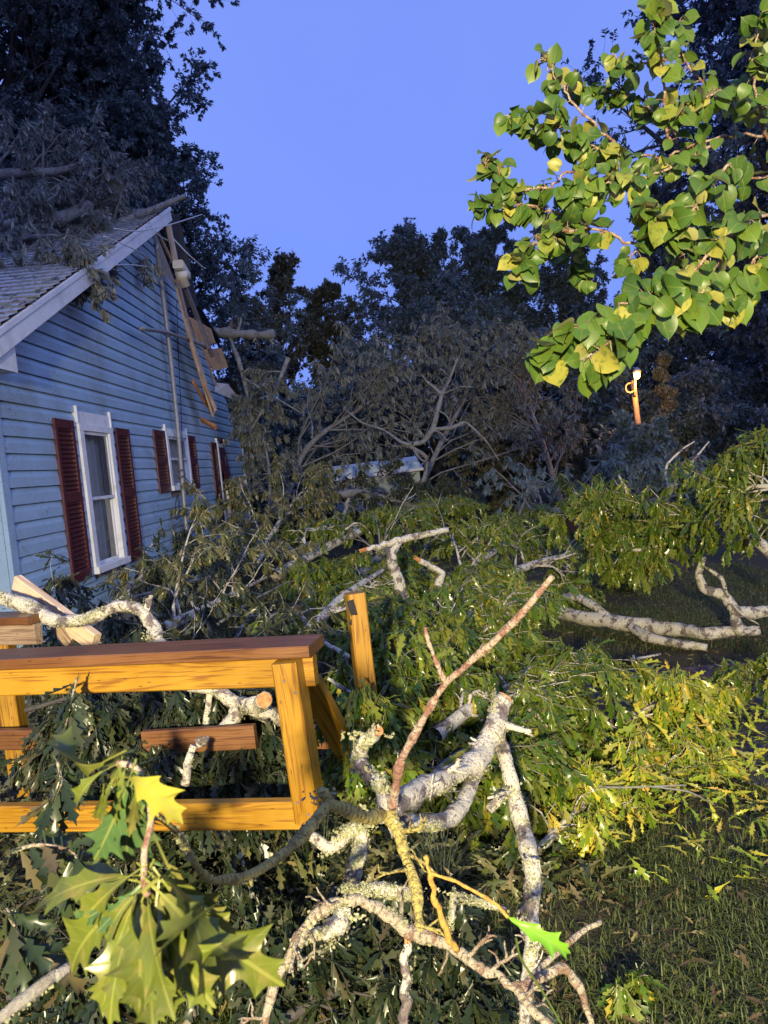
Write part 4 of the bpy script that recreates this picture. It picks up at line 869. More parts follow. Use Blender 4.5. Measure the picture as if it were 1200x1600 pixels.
B('dim bough at the bottom edge among the lichened branches', np.array([PZ(430, 1600, .08), PZ(540, 1540, .1), PZ(640, 1500, .1), PZ(760, 1560, .06)]), .018, 'oak_shade', 135, n1=24, L1=.34, n2=9, L2=.2, leaf=.10, nl=12, up=.02, ceil=0.3, wood='dark_bark', flat=0.75)
B('green bough filling the hollow left of the upright lichened stub', path((420, 965, 6.8), (520, 930, 7.1), (640, 905, 7.6)), .03, 'oak_green', 136, wood='grey_bark', n1=22, L1=.7, n2=5, L2=.4, leaf=.125, nl=12, ceil=.85)
B('green bough on the ground before the orange tipped stubs', path((560, 985, 5.6), (640, 985, 5.6), (740, 970, 5.8)), .025, 'oak_green', 137, wood='lichen_bark', n1=18, L1=.6, n2=5, L2=.3, leaf=.125, nl=11, ceil=.5)
B('glossy spray hanging in front of the foot of the taped post', path((535, 1090, 2.75), (570, 1130, 2.7), (590, 1200, 2.6)), .01, 'oak_green', 138, wood='dark_bark', n1=12, L1=.2, n2=4, L2=.14, leaf=.105, nl=8, ceil=.95)
# right side
B('green leafy bough raised above the right end of the heap', path((1240, 900, 5.6), (1160, 830, 5.7), (1060, 810, 5.9), (960, 800, 6.2), (910, 810, 6.4)), .05, 'oak_green', 141, n1=20, L1=0.5, n2=5, L2=.35, leaf=.12, nl=9)
B('green spray reaching in from the right edge above the raised bough', path((1260, 790, 5.0), (1200, 760, 5.1), (1140, 770, 5.3)), .03, 'oak_green', 142, n1=12, L1=.5, n2=5, L2=.3, leaf=.12, nl=9)
B('green bough drooping over the fallen log', path((1130, 820, 5.7), (1060, 840, 5.8), (990, 860, 5.9), (920, 850, 6.2)), .03, 'oak_green', 143, n1=16, L1=0.34, n2=5, L2=0.22, leaf=.12, nl=9)
B('bright yellow green bough lying right of the torn log', path((960, 1130, 4.0), (1030, 1100, 4.15), (1100, 1110, 4.15)), .03, 'oak_yellow', 144, n1=18, L1=0.32, n2=5, L2=0.2, leaf=.11, nl=9, up=.3)
B('yellow bough lying on the grass in front of the torn log', path((860, 1200, 3.55), (950, 1230, 3.4), (1040, 1200, 3.6), (1100, 1190, 3.7)), .025, 'oak_yellow', 145, n1=18, L1=0.26, n2=5, L2=0.17, leaf=.11, nl=7, up=.1)
B('olive bough flattened on the grass right of the leaning limb', path((840, 1330, 2.95), (900, 1270, 3.1), (960, 1250, 3.25)), .02, 'oak_yellow', 146, n1=14, L1=0.24, n2=5, L2=0.16, leaf=.105, nl=7, up=.0)
B('small green sprig at the right edge beside the dark puddle', path((1230, 1090, 4.3), (1190, 1070, 4.35), (1150, 1065, 4.4)), .015, 'oak_green', 147, n1=7, L1=.25, n2=4, L2=.15, leaf=.11, nl=6)
B('small pale sprig on the grass at the bottom edge', path((1020, 1600, 2.05), (985, 1570, 2.1), (975, 1555, 2.12)), .008, 'oak_green', 148, n1=4, L1=.12, n2=3, L2=.07, leaf=.085, nl=4)
B('green bough lying on the heap behind the fallen log', path((780, 900, 7.4), (880, 870, 8.0), (1000, 860, 8.6)), .05, 'oak_green', 149, n1=20, L1=.9, leaf=.125, nl=9, up=.15)
# on the roof
def roofb(*a, **k): return B(*a, **dict(dict(wood='grey_bark', tpl=OAK_NARROW, floor=2.9, name='roof_bough', group='boughs fallen on the roof', leaf=.12, nl=9), **k))
roofb('thick grey trunk piece lying on the roof among dull leaves', path((-40, 420, 9.0), (25, 384, 9.1), (75, 352, 9.3), (140, 322, 9.8)), .13, 'oak_roof', 151, n1=16, L1=1.1, r1=.07, nl=20)
roofb('broken bough pointing past the roof peak with an orange split tip', path((150, 366, 9.9), (190, 346, 10.2), (240, 327, 10.5), (290, 306, 10.7)), .06, 'oak_roof', 152, n1=3, L1=.55, r1=.035, t1=0.35, nl=14)
roofb('leafy bough drooping over the fascia on the near roof slope', path((-60, 470, 7.4), (20, 450, 7.6), (80, 430, 7.8), (110, 460, 7.9)), .05, 'oak_roof', 153, n1=14, L1=.7, nl=20)
roofb('grey bough above the roof at the left edge', path((-60, 275, 9.6), (40, 270, 9.8), (90, 268, 10.0), (130, 256, 10.3)), .07, 'oak_roof', 154, n1=14, L1=1.0, r1=.045, nl=20)
roofb('dull bough piled on the upper roof slope', path((40, 420, 8.6), (100, 400, 9.0), (150, 382, 9.5)), .05, 'oak_roof', 155, n1=16, L1=.7, up=.4, nl=20)
roofb('dull bough heaped high over the roof at the left', path((-60, 380, 9.4), (40, 340, 9.8), (110, 310, 10.4), (150, 285, 10.8)), .07, 'oak_roof', 156, n1=20, L1=0.9, up=.4, nl=20)
roofb('dull bough over the roof ridge against the dark oak', path((60, 330, 11.4), (140, 285, 12.2), (215, 262, 12.8)), .05, 'oak_roof', 157, n1=14, L1=0.8, nl=20)
roofb('small oak sprig hanging on the upper gable wall', path((228, 400, 10.1), (234, 416, 10.15), (230, 432, 10.2)), .012, 'oak_roof', 158, n1=5, L1=.2, n2=3, L2=.12, leaf=.12, nl=5, floor=2.0)
B('sprig of dark leaves hanging by the mast below the small window', path((272, 805, 10.6), (268, 830, 10.6), (282, 850, 10.7)), .01, 'oak_shade', 159, n1=8, L1=.28, n2=4, L2=.18, leaf=.12, nl=6, floor=.1)
B('young sprig standing before the siding right of the mast', path((330, 893, 10.4), (322, 872, 10.4), (314, 853, 10.4)), .012, 'oak_dull', 160, n1=5, L1=.25, n2=3, L2=.15, leaf=.12, nl=6, wood='red_twig')
# loose leaves that fill the heap, and bare twigs tangled in it
rng = np.random.default_rng(909); n = 26000
hx = rng.uniform(-2.9, 2.6, n); hy = 2.7 + 9.5 * rng.random(n) ** 1.3
dens = np.clip(1.15 - 1.1 * np.maximum(0, hx - .2) - .25 * np.sin(hx * 3 + hy * 1.7), 0, 1); k_ = rng.random(n) < dens; hx, hy = hx[k_], hy[k_]; n = len(hx)
hz = ground_z(hx, hy) + .02 + .26 * rng.random(n) ** 2 * (1 + .6 * np.sin(hx * 2.3) * np.cos(hy * 1.4)); an = rng.uniform(0, 6.28, n)
V, T, C = scatter(OAK_MID, np.stack([hx, hy, hz], 1), np.stack([np.cos(an), np.sin(an), rng.normal(-.25, .35, n)], 1), np.array([0, 0, 1.0]) + .5 * rng.standard_normal((n, 3)), rng.uniform(.07, .13, n), rng)
tag(mesh('fallen_leaves', V, T, M['oak_olive'], co=C), 'loose fallen leaves covering the ground under the boughs', 'leaves', kind='stuff')
rng = np.random.default_rng(910); n = 1500; hx = rng.normal(1.35, .55, n); hy = rng.normal(3.75, .55, n)
k_ = (hy > 2.5); hx, hy = hx[k_], hy[k_]; n = len(hx); hz = ground_z(hx, hy) + .03 + .10 * rng.random(n); an = rng.uniform(0, 6.28, n)
V, T, C = scatter(OAK_MID, np.stack([hx, hy, hz], 1), np.stack([np.cos(an), np.sin(an), rng.normal(-.1, .35, n)], 1), np.array([0, -.3, 1.0]) + .5 * rng.standard_normal((n, 3)), rng.uniform(.05, .11, n), rng)
tag(mesh('fallen_leaves', V, T, M['oak_yellow'], co=C), 'loose yellow green leaves thinning out over the grass at the right', 'leaves', kind='stuff')
rng = np.random.default_rng(911)
for q_ in range(26):
    y0 = rng.uniform(3.4, 10.5); x0 = rng.uniform(-1.7, 1.1) * (y0 / 6.5 if y0 < 6.5 else 1); z0 = .15 + .5 * rng.random() * min(1, y0 / 6); a_ = rng.uniform(0, 6.28); l_ = rng.uniform(.5, 1.2)
    d_ = np.array([math.cos(a_), math.sin(a_), rng.uniform(.1, .7)]); pts_ = [np.array([x0, y0, z0])]
    for _ in range(4): d_ = nrm(d_ + rng.normal(0, .35, 3)); pts_.append(pts_[-1] + d_ * l_ / 4)
    tw_ = MB(); main_ = smooth_path(np.array(pts_), 4, .5); tw_.tube(main_, np.linspace(.010, .003, len(main_)), 7)
    for _ in range(3):
        i_ = rng.integers(3, len(main_) - 2); e_ = nrm(main_[i_ + 1] - main_[i_] + .7 * rng.standard_normal(3) * .05 + nrm(rng.standard_normal(3)) * .06) * l_ * rng.uniform(.15, .35)
        tw_.tube(smooth_path(np.array([main_[i_], main_[i_] + e_ * .5 + rng.normal(0, .02, 3), main_[i_] + e_]), 3, .4), [.005, .0045, .004, .0035, .003, .0025, .002], 6)
    tag(tw_.build('heap_twig', M['lichen_bark'] if q_ % 2 else M['grey_bark'], smooth=True, loc=pts_[0]), 'thin pale forked twig tangled in the heap of oak leaves', 'twig', 'thin twigs tangled in the heap')
# thick bare limbs in the heap and the back (hand placed)
def limb(label, pts, radii, m='lichen_bark', seed=1, sides=14, name='fallen_limb', k=7, torn=None, cut=None, lichen=0, group='bare fallen limbs', extra=(), cat='limb', kr=0.05, twigs=0, twl=.5):
    """pts: (px, py, depth) along the limb; extra: list of (pts, radii) side branches; torn/cut: colour the end"""
    rng = np.random.default_rng(seed); runs = [(pts, radii)] + list(extra); w = MB(); surf = []; ends = []
    loc = P(*pts[0]); t = empty(name, label, cat, loc, group)
    tw = []
    for pp, rr in runs:
        pw = path(*pp)
        if surf:
            main_q = surf[0][0]; dd = np.linalg.norm(main_q - pw[0], axis=1); jn = int(np.argmin(dd))
            if dd[jn] < .25: pw[0] = main_q[jn]
        q = smooth_path(pw, k, 0.45); q[1:-1] += np.convolve(rng.standard_normal(len(q)), np.ones(3) / 3, 'same')[1:-1, None] * rng.standard_normal(3) * min(rr) * .28; rad = np.interp(np.linspace(0, 1, len(q)), np.linspace(0, 1, len(rr)), rr)
        rad = rad * (.80 if path(pts[0])[0, 1] < 3 else .9) * (1 + 1.6 * kr * np.convolve(rng.standard_normal(len(q) + 4), np.ones(3) / 2, 'same')[2:-2])
        V, F, C = tube_arrays(q, rad, sides, True, 0.05, rng); w.add(V, F, C); surf.append((q, rad)); ends.append((q, rad))
    w.build('limb', M[m], t, smooth=True)
    if twigs:
        q, rad = surf[0]; p1, q1, _ = spawn(q[None], rad[None], twigs, .1, 1, twl, (40, 80), rng, 5, .02, .3, .25, .5, .004, .4); ww = Wood(); ww.add(p1, q1, 5)
        p2, q2, _ = spawn(p1, q1, 3, .3, 1, twl * .5, (30, 70), rng, 4, .02, .1, .25, .6, .003, .5); ww.add(p2, q2, 4); ww.build('twigs', M[m], t)
    if torn is not None:                                     # splintered end at the start or the end of the main run
        q, rad = ends[0]; e = q[0] if torn == 0 else q[-1]; d = nrm((q[0] - q[2]) if torn == 0 else (q[-1] - q[-3])); r_ = rad[0] if torn == 0 else rad[-1]
        s = MB(); u = nrm(np.cross(d, [0.2, 0.3, 1])); v = np.cross(d, u)
        for _ in range(9):
            a = rng.uniform(0, 6.28); o = (u * math.cos(a) + v * math.sin(a)) * r_ * .62; L = r_ * rng.uniform(.6, 3.2)
            s.beam(e + o - d * r_ * .8, e + o * .8 + d * L, r_ * .55, r_ * .3, o, .001)
        s.build('torn_end', M['split'], t)
    if cut is not None:
        q, rad = ends[cut[0]]; e = q[0] if cut[1] == 0 else q[-1]; d = nrm((q[0] - q[2]) if cut[1] == 0 else (q[-1] - q[-3])); r_ = (rad[0] if cut[1] == 0 else rad[-1]) * .93
        s = MB(); s.tube(np.array([e - d * .01, e + d * .004]), r_, 18); s.build('cut_end', M['endgrain'], t)
    if lichen:
        P_ = []; Nn = []; S_ = []
        for q, rad in surf:
            L = np.sum(np.linalg.norm(np.diff(q, axis=0), axis=1)); nc = max(1, int(L * 26 * lichen)); 
            for _ in range(nc):
                c = rng.integers(0, len(q) - 1); a0 = rng.normal(1.2, 1.4); m2 = rng.integers(14, 80); tt = nrm(q[c + 1] - q[c]); u = nrm(np.cross(tt, [.31, .57, .76])); v = np.cross(tt, u)
                for _ in range(m2):
                    a = a0 + rng.normal(0, .5); o = u * math.cos(a) + v * math.sin(a); s_ = rng.normal(0, .028)
                    P_.append(q[c] + tt * s_ + o * rad[c] * rng.uniform(.97, 1.05)); Nn.append(o); S_.append(rng.uniform(.003, .0075))
        P_ = np.array(P_); Nn = np.array(Nn); y = nrm(np.cross(Nn, rng.standard_normal(Nn.shape)) + Nn * rng.uniform(.0, .6, (len(Nn), 1)))
        V, T, C = scatter(LICH, P_, y, Nn + .4 * rng.standard_normal(Nn.shape), np.array(S_), rng)
        mesh('lichen_clumps', V, T, M['lichen'], t)
    return t
def lich():
    a = np.linspace(0, 2 * math.pi, 9)[:-1]; out = []
    for s in range(3):
        rg_ = np.random.default_rng(s); r_ = .5 + .3 * rg_.random(8)
        V = np.vstack([[(0, .4, 0)], np.stack([np.sin(a) * r_, .4 - np.cos(a) * r_, .35 * rg_.standard_normal(8)], 1)])
        out.append((V, np.array([(0, i + 1, (i + 1) % 8 + 1) for i in range(8)])))
    return out
LICH = lich()
limb('long white lichened log on the grass at the right', [(848, 946, 7.4), (890, 960, 7.0), (960, 972, 6.6), (1040, 982, 6.25), (1100, 990, 5.95), (1165, 984, 5.9)], [.055, .075, .072, .06, .052, .045], 'lichen_bark', 201, torn=0, lichen=.6,
     extra=[([(960, 960, 6.6), (930, 948, 6.8), (905, 935, 7.0), (880, 930, 7.1)], [.035, .045, .038, .022]), ([(980, 980, 6.5), (1010, 995, 6.2), (1060, 1006, 5.95), (1105, 1012, 5.8)], [.04, .045, .042, .036])])
limb('crooked spotted limb rising from the right end of the white log', [(1185, 985, 5.85), (1155, 985, 5.85), (1145, 950, 5.85), (1130, 930, 5.9), (1100, 920, 5.95), (1092, 895, 6.0), (1100, 870, 6.0)], [.04, .044, .046, .048, .04, .032, .024], 'lichen_bark', 202, lichen=.3,
     extra=[([(1150, 956, 5.85), (1200, 955, 5.85), (1250, 958, 5.85)], [.05, .045, .04]), ([(1138, 938, 5.85), (1128, 905, 5.8), (1108, 890, 5.8)], [.022, .018, .012]), ([(1130, 930, 5.85), (1160, 960, 5.75), (1185, 975, 5.75)], [.012, .008, .005])])
limb('torn log with red heartwood lying left of the yellow leaves', [(830, 1160, 3.95), (875, 1147, 4.05), (930, 1140, 4.15), (995, 1130, 4.3)], [.045, .055, .05, .04], 'lichen_bark', 203, torn=0, lichen=.3)
limb('small forked white branch lying on the open grass', [(864, 1430, 2.75), (890, 1408, 2.8), (915, 1393, 2.85), (950, 1388, 2.9), (985, 1372, 2.95)], [.022, .026, .022, .018, .012], 'lichen_bark', 204, lichen=.8,
     extra=[([(925, 1408, 2.8), (950, 1425, 2.78), (978, 1432, 2.78)], [.014, .012, .01]), ([(965, 1385, 2.9), (985, 1400, 2.88), (992, 1420, 2.86)], [.012, .01, .008])])
limb('upright lichened stub with an orange broken tip in the heap', [(642, 972, 5.6), (632, 930, 5.6), (618, 893, 5.6), (610, 868, 5.6), (628, 845, 5.65), (600, 852, 5.6), (572, 858, 5.55)], [.055, .05, .046, .036, .028, .025, .022], 'lichen_bark', 205, torn=1, lichen=.5,
     extra=[([(628, 845, 5.65), (660, 836, 5.7), (700, 828, 5.75)], [.03, .028, .022])])
limb('short lichened stub with an orange tip right of the upright stub', [(684, 916, 5.5), (690, 896, 5.5), (676, 886, 5.5), (656, 876, 5.45)], [.035, .03, .026, .022], 'lichen_bark', 206, torn=1, lichen=.3)
limb('lichened limb draped over the far railing at the left edge', [(-40, 920, 3.3), (20, 940, 3.25), (70, 962, 3.2), (100, 972, 3.15), (140, 966, 3.15), (185, 947, 3.15), (225, 955, 3.1), (240, 985, 3.05), (252, 1015, 3.0)], [.035, .036, .036, .026, .030, .026, .03, .032, .03], 'lichen_bark', 207, lichen=.9,
     extra=[([(226, 960, 3.1), (232, 944, 3.1), (236, 930, 3.1)], [.02, .018, .008])])
limb('forked lichened limb with a sawn face behind the near railing post', [(285, 1072, 2.85), (335, 1076, 2.82), (366, 1098, 2.8), (392, 1104, 2.74), (408, 1098, 2.64), (413, 1094, 2.5)], [.024, .030, .036, .038, .037, .034], 'lichen_bark', 208, cut=(0, 1), lichen=.6,
     extra=[([(385, 1110, 2.78), (360, 1130, 2.74), (335, 1148, 2.7), (306, 1163, 2.66)], [.036, .036, .03, .018]), ([(330, 1085, 2.85), (322, 1130, 2.8), (318, 1160, 2.75)], [.018, .016, .012]), ([(400, 1105, 2.75), (440, 1120, 2.85), (480, 1135, 3.0)], [.04, .04, .035])])
limb('grey lichened stick standing from the leaves under the railing', [(290, 1225, 2.4), (292, 1195, 2.4), (303, 1165, 2.42)], [.02, .018, .014], 'lichen_bark', 209, lichen=.5)
limb('lichened grey branch end at the bottom left corner', [(-20, 1610, 1.05), (40, 1560, 1.08), (80, 1528, 1.1), (108, 1512, 1.12)], [.011, .013, .012, .010], 'grey_bark', 210, lichen=.4)
limb('grey lichened trunk end jutting right from the far roof slope', [(290, 515, 14.6), (345, 520, 14.4), (385, 523, 14.2), (428, 521, 14.0)], [.13, .125, .115, .085], 'grey_bark', 211, lichen=0, kr=.14, twigs=5,
     extra=[([(352, 520, 14.3), (372, 560, 14.2), (385, 610, 14.1), (391, 650, 14.0), (394, 700, 13.9)], [.05, .045, .04, .035, .03]), ([(380, 590, 14.1), (420, 615, 13.8), (470, 645, 13.6)], [.022, .016, .01])])
limb('pale bare forked limb standing in the broken crowns', [(652, 770, 13.0), (664, 742, 13.0), (666, 714, 13.0), (640, 696, 13.0), (662, 690, 13.0), (677, 668, 13.0), (684, 640, 13.0), (691, 616, 13.0), (702, 594, 13.0), (715, 560, 13.0)], [.03, .032, .036, .04, .052, .055, .048, .04, .03, .018], 'grey_bark', 212,
     extra=[([(691, 616, 13.0), (672, 600, 13.0), (656, 584, 13.0)], [.03, .022, .012]), ([(676, 670, 13), (706, 668, 12.9), (728, 660, 12.9), (760, 690, 12.8), (780, 720, 12.7)], [.045, .04, .026, .016, .01]), ([(640, 696, 13), (625, 690, 13), (600, 672, 13.1), (565, 660, 13.2), (540, 640, 13.2)], [.04, .03, .02, .015, .01]), ([(686, 640, 13), (698, 650, 12.9), (706, 668, 12.9)], [.015, .012, .01]), ([(691, 616, 13), (720, 604, 12.9), (740, 605, 12.9)], [.018, .012, .008]), ([(648, 700, 13), (655, 716, 12.9), (672, 724, 12.9)], [.03, .022, .012])], twigs=8)
limb('pale bare branch standing above the heap left of the shed', [(528, 850, 10.0), (536, 815, 10.0), (542, 790, 10.0), (545, 778, 10.0)], [.035, .03, .028, .02], 'grey_bark', 213)
limb('thin white twig forking up against the dark wood at the right', [(1018, 822, 7.0), (1030, 800, 7.0), (1050, 765, 7.0), (1075, 730, 7.0), (1108, 690, 7.0)], [.03, .026, .022, .015, .006], 'lichen_bark', 214,
     extra=[([(1046, 772, 7), (1040, 745, 7), (1043, 725, 7), (1066, 702, 7), (1085, 690, 7)], [.014, .013, .013, .010, .006]), ([(1060, 748, 7), (1075, 780, 6.9), (1068, 800, 6.9)], [.012, .012, .01])])
limb('short white twig left of the forked white twig', [(1000, 800, 7.0), (985, 792, 7.0), (978, 765, 7.0), (966, 742, 7.0)], [.016, .014, .016, .012], 'lichen_bark', 215)
limb('small white forked sticks on the dark mud', [(960, 1085, 4.9), (990, 1060, 5.0), (1010, 1045, 5.1)], [.014, .014, .012], 'lichen_bark', 216, extra=[([(1000, 1052, 5.05), (990, 1040, 5.1), (990, 1024, 5.15)], [.014, .014, .012])])
limb('short white stick lying behind the forked sticks on the mud', [(985, 1030, 5.2), (1008, 1027, 5.25), (1032, 1022, 5.3)], [.01, .01, .008], 'lichen_bark', 221)
limb('thin pale twig crossing the yellow leaves', [(826, 1108, 3.4), (850, 1130, 3.35), (872, 1160, 3.3), (888, 1185, 3.25)], [.010, .009, .007, .006], 'twig_bark', 217, lichen=.3)
limb('thin pale twig lying below the torn log', [(808, 1214, 3.2), (850, 1222, 3.25), (890, 1240, 3.3)], [.009, .008, .006], 'twig_bark', 218)
limb('short pale stick lying among the yellow leaves', [(918, 1214, 3.4), (940, 1218, 3.42), (962, 1220, 3.45)], [.014, .014, .012], 'lichen_bark', 222)
limb('pale bare twig dropping from the wall foot across the heap', [(340, 975, 6.0), (400, 935, 6.6), (470, 900, 7.4), (520, 885, 8.0)], [.014, .012, .010, .006], 'grey_bark', 219)
limb('white torn stick end beside the end of the near railing', [(500, 1000, 3.4), (520, 1012, 3.4), (545, 1025, 3.4)], [.012, .013, .011], 'lichen_bark', 220)
limb('white stick crossing below the taped post', [(512, 1060, 3.2), (530, 1072, 3.2), (548, 1082, 3.2)], [.009, .01, .008], 'lichen_bark', 223)

# ------------------------------------------------------------------ the lichened limbs close to the camera
J = (607, 1270, 1.62)
limb('thick lichened limb with a torn top that forks left of the leaning limb', [(789, 1090, 2.35), (776, 1134, 2.28), (753, 1179, 2.18), (722, 1203, 2.05), (686, 1221, 1.92), (640, 1243, 1.75), J], [.034, .042, .040, .036, .034, .034, .026], 'lichen_bark', 301, 18, twigs=5, twl=.11, lichen=1.3, cut=(0, 0),
     extra=[([(752, 1178, 2.18), (738, 1222, 2.08), (722, 1258, 1.96), (700, 1280, 1.86), (665, 1285, 1.76), (627, 1282, 1.66)], [.032, .027, .026, .026, .024, .02])], group='lichened limbs in the foreground')
limb('long lichened limb leaning from the torn top down to the bottom edge', [(780, 1150, 2.30), (795, 1206, 2.22), (808, 1260, 2.15), (823, 1316, 2.08), (833, 1372, 2.02), (829, 1431, 1.98), (833, 1467, 1.95), (824, 1530, 1.92), (820, 1620, 1.88)], [.026, .029, .030, .032, .030, .026, .028, .022, .022], 'lichen_bark', 302, 16, twigs=5, twl=.11, lichen=.9,
     extra=[([(800, 1232, 2.2), (785, 1243, 2.17), (764, 1266, 2.14)], [.02, .018, .017])], group='lichened limbs in the foreground')
limb('short sawn lichen covered stub standing at the fork by the railing post', [J, (596, 1228, 1.66), (573, 1206, 1.72), (560, 1183, 1.76), (569, 1161, 1.74), (590, 1142, 1.70)], [.024, .021, .020, .021, .021, .020], 'lichen_bark', 303, 16, lichen=2.2, cut=(0, 1), group='lichened limbs in the foreground')
limb('long bare pinkish twig pointing up to the right over the heap', [(612, 1262, 1.6), (619, 1228, 1.58), (626, 1190, 1.56), (648, 1148, 1.54), (675, 1100, 1.52), (695, 1070, 1.5), (745, 1025, 1.46), (800, 975, 1.42), (864, 900, 1.38)], [.014, .0115, .011, .0105, .0105, .0095, .009, .0085, .0065], 'red_twig', 304, 12, kr=.09, name='bare_twig', cat='twig',
     extra=[([(695, 1070, 1.5), (682, 1035, 1.5), (668, 1000, 1.5), (665, 980, 1.5)], [.007, .006, .0055, .006])], group='bare twigs in the foreground')
limb('knobbly yellowish branch bending left from the fork to the big oak leaves', [J, (569, 1278, 1.56), (533, 1262, 1.5), (512, 1258, 1.46), (490, 1286, 1.4), (470, 1309, 1.34), (434, 1341, 1.24), (389, 1368, 1.12), (335, 1376, 1.0), (310, 1358, .93), (280, 1305, .86), (240, 1268, .78)], [.02, .015, .0145, .0145, .013, .012, .0105, .0085, .0065, .0055, .0045, .0035], 'ochre_bark', 305, 14, kr=.1, lichen=.3,
     extra=[([(520, 1258, 1.48), (508, 1244, 1.47), (502, 1234, 1.46)], [.0145, .014, .012]), ([(393, 1368, 1.12), (394, 1385, 1.11)], [.006, .002])], name='bare_twig', cat='twig', group='bare twigs in the foreground')
limb('dark ringed branch dropping from the fork to the lower crossing', [J, (623, 1302, 1.58), (634, 1341, 1.55), (650, 1386, 1.5), (654, 1430, 1.46), (658, 1462, 1.43)], [.021, .0145, .013, .013, .0135, .016], 'ochre_bark', 306, 14, twigs=5, twl=.11, kr=.1, lichen=.2, group='lichened limbs in the foreground')
limb('grey branch arching left from the lower crossing to the bottom edge', [(668, 1466, 1.43), (632, 1453, 1.44), (596, 1420, 1.45), (560, 1405, 1.45), (524, 1410, 1.44), (490, 1432, 1.42), (470, 1462, 1.4), (452, 1494, 1.38), (429, 1538, 1.35), (412, 1610, 1.32)], [.017, .0165, .0155, .015, .0145, .0135, .0125, .0135, .0125, .0115], 'twig_bark', 307, 14, twigs=5, twl=.11, kr=.08, lichen=.5, group='lichened limbs in the foreground')
limb('knobbly branch running right from the lower crossing to the bottom edge', [(655, 1460, 1.43), (695, 1474, 1.42), (722, 1494, 1.4), (762, 1517, 1.38), (798, 1541, 1.36), (830, 1576, 1.33), (862, 1605, 1.31)], [.016, .0135, .0125, .0115, .0115, .0105, .0105], 'twig_bark', 308, 14, twigs=5, twl=.11, kr=.12, name='bare_twig', cat='twig', group='bare twigs in the foreground',
     extra=[([(798, 1541, 1.36), (840, 1530, 1.38), (880, 1512, 1.4), (905, 1545, 1.38), (925, 1605, 1.36)], [.008, .0085, .0095, .009, .008]), ([(870, 1478, 1.45), (900, 1462, 1.47), (938, 1440, 1.5)], [.006, .0062, .0055]), ([(872, 1515, 1.4), (866, 1490, 1.43), (872, 1476, 1.45)], [.008, .0075, .007])])
limb('amber twig rising left of the single lime leaf', [(714, 1484, 1.40), (697, 1450, 1.38), (680, 1405, 1.37), (671, 1375, 1.36), (664, 1338, 1.35)], [.009, .008, .0065, .006, .0055], 'yellow_twig', 309, 12, kr=.12, name='bare_twig', cat='twig', group='bare twigs in the foreground',
     extra=[([(672, 1362, 1.36), (713, 1378, 1.34), (749, 1397, 1.32), (776, 1413, 1.3), (794, 1434, 1.28)], [.005, .0045, .0042, .004, .0035])])
limb('shaggy lichen crusted stub behind the arching grey branch', [(552, 1388, 1.75), (596, 1391, 1.78), (645, 1396, 1.82)], [.017, .021, .02], 'lichen_bark', 310, 14, lichen=5, group='lichened limbs in the foreground')
limb('lichened limb standing behind the yellowish branch by the railing foot', [(486, 1306, 1.95), (515, 1325, 1.95), (550, 1298, 1.95), (566, 1292, 1.95)], [.017, .02, .024, .022], 'lichen_bark', 311, 14, lichen=3, group='lichened limbs in the foreground',
     extra=[([(568, 1280, 1.95), (562, 1330, 1.93), (552, 1370, 1.9), (546, 1400, 1.88)], [.024, .024, .026, .024])])
limb('white lichened stub lying under the arching grey branch', [(488, 1462, 1.6), (520, 1452, 1.62), (545, 1425, 1.66)], [.018, .026, .022], 'lichen_bark', 312, 12, lichen=3, group='lichened limbs in the foreground')
limb('dead stick with a red torn top below the lower crossing', [(637, 1474, 1.62), (633, 1512, 1.6), (634, 1560, 1.58), (630, 1610, 1.56)], [.012, .013, .015, .013], 'lichen_bark', 313, 12, lichen=.4, torn=0, group='lichened limbs in the foreground')
limb('shadowed white lichened branch behind the amber twig', [(705, 1440, 1.9), (712, 1400, 1.92), (740, 1408, 1.95), (790, 1420, 2.0)], [.01, .012, .012, .01], 'lichen_bark', 314, 10, lichen=2.5, group='lichened limbs in the foreground')

# ------------------------------------------------------------------ big oak leaves close to the lens
def big_leaf(parent, base, tip, ww, m, bend=.5, fold=.3, twist=0.0, face=(0, -1, .35), prof=OAK_BIG, pet=.25, label=None, name='leaf'):
    base = np.asarray(base, float); tip = np.asarray(tip, float); L = np.linalg.norm(tip - base) / (1 + pet * .8)
    # subdivide the profile so that the blade is smooth
    pf = np.array(prof); fine = []
    for a, b_ in zip(pf[:-1], pf[1:]):
        for t in (0, .5): fine.append(tuple(a * (1 - t) + b_ * t))
    fine.append(tuple(pf[-1])); rng = np.random.default_rng(int(abs(base[0] * 9173 + tip[2] * 7717)) % 99999)
    V, T, C = strip_leaf(fine, bend, fold, twist, pet, .011)
    V[:, 2] += .10 * np.sin(V[:, 1] * 7 + rng.random() * 6 + np.sign(C[:, 0]) * 1.2) * np.abs(C[:, 0]) * 2.2 - rng.uniform(.2, 1.6) * C[:, 0] ** 2
    y = nrm((tip - base)[None]); b0 = base + (tip - base) * (pet * .8 / (1 + pet * .8))
    V2, T2, _ = scatter([(V, T, C)], b0[None], y, np.array([face], float) + .15 * rng.standard_normal((1, 3)), np.array([L]), rng, np.array([ww * .95]))
    return mesh(name, V2, T2, M[m], parent, co=C, smooth=True, label=label)
sp = empty('oak_sprig', 'oak sprig of big pointed yellow green leaves close to the lens at the lower left', 'sprig', P(235, 1270, .78), None)
b = MB()
b.tube(smooth_path(path((182, 1192, .78), (212, 1200, .785), (230, 1235, .79), (236, 1285, .78), (226, 1330, .76), (226, 1385, .74), (232, 1400, .735)), 6), .0035, 10)
b.tube(smooth_path(path((240, 1268, .78), (236, 1280, .78), (233, 1300, .775)), 4), .0035, 8)
b.build('twig', M['red_twig'], sp, smooth=True)
nA = [P(186, 1194, .78), P(200, 1198, .78), P(212, 1206, .785)]; nB = [P(226, 1352, .75), P(228, 1375, .745), P(230, 1392, .74)]
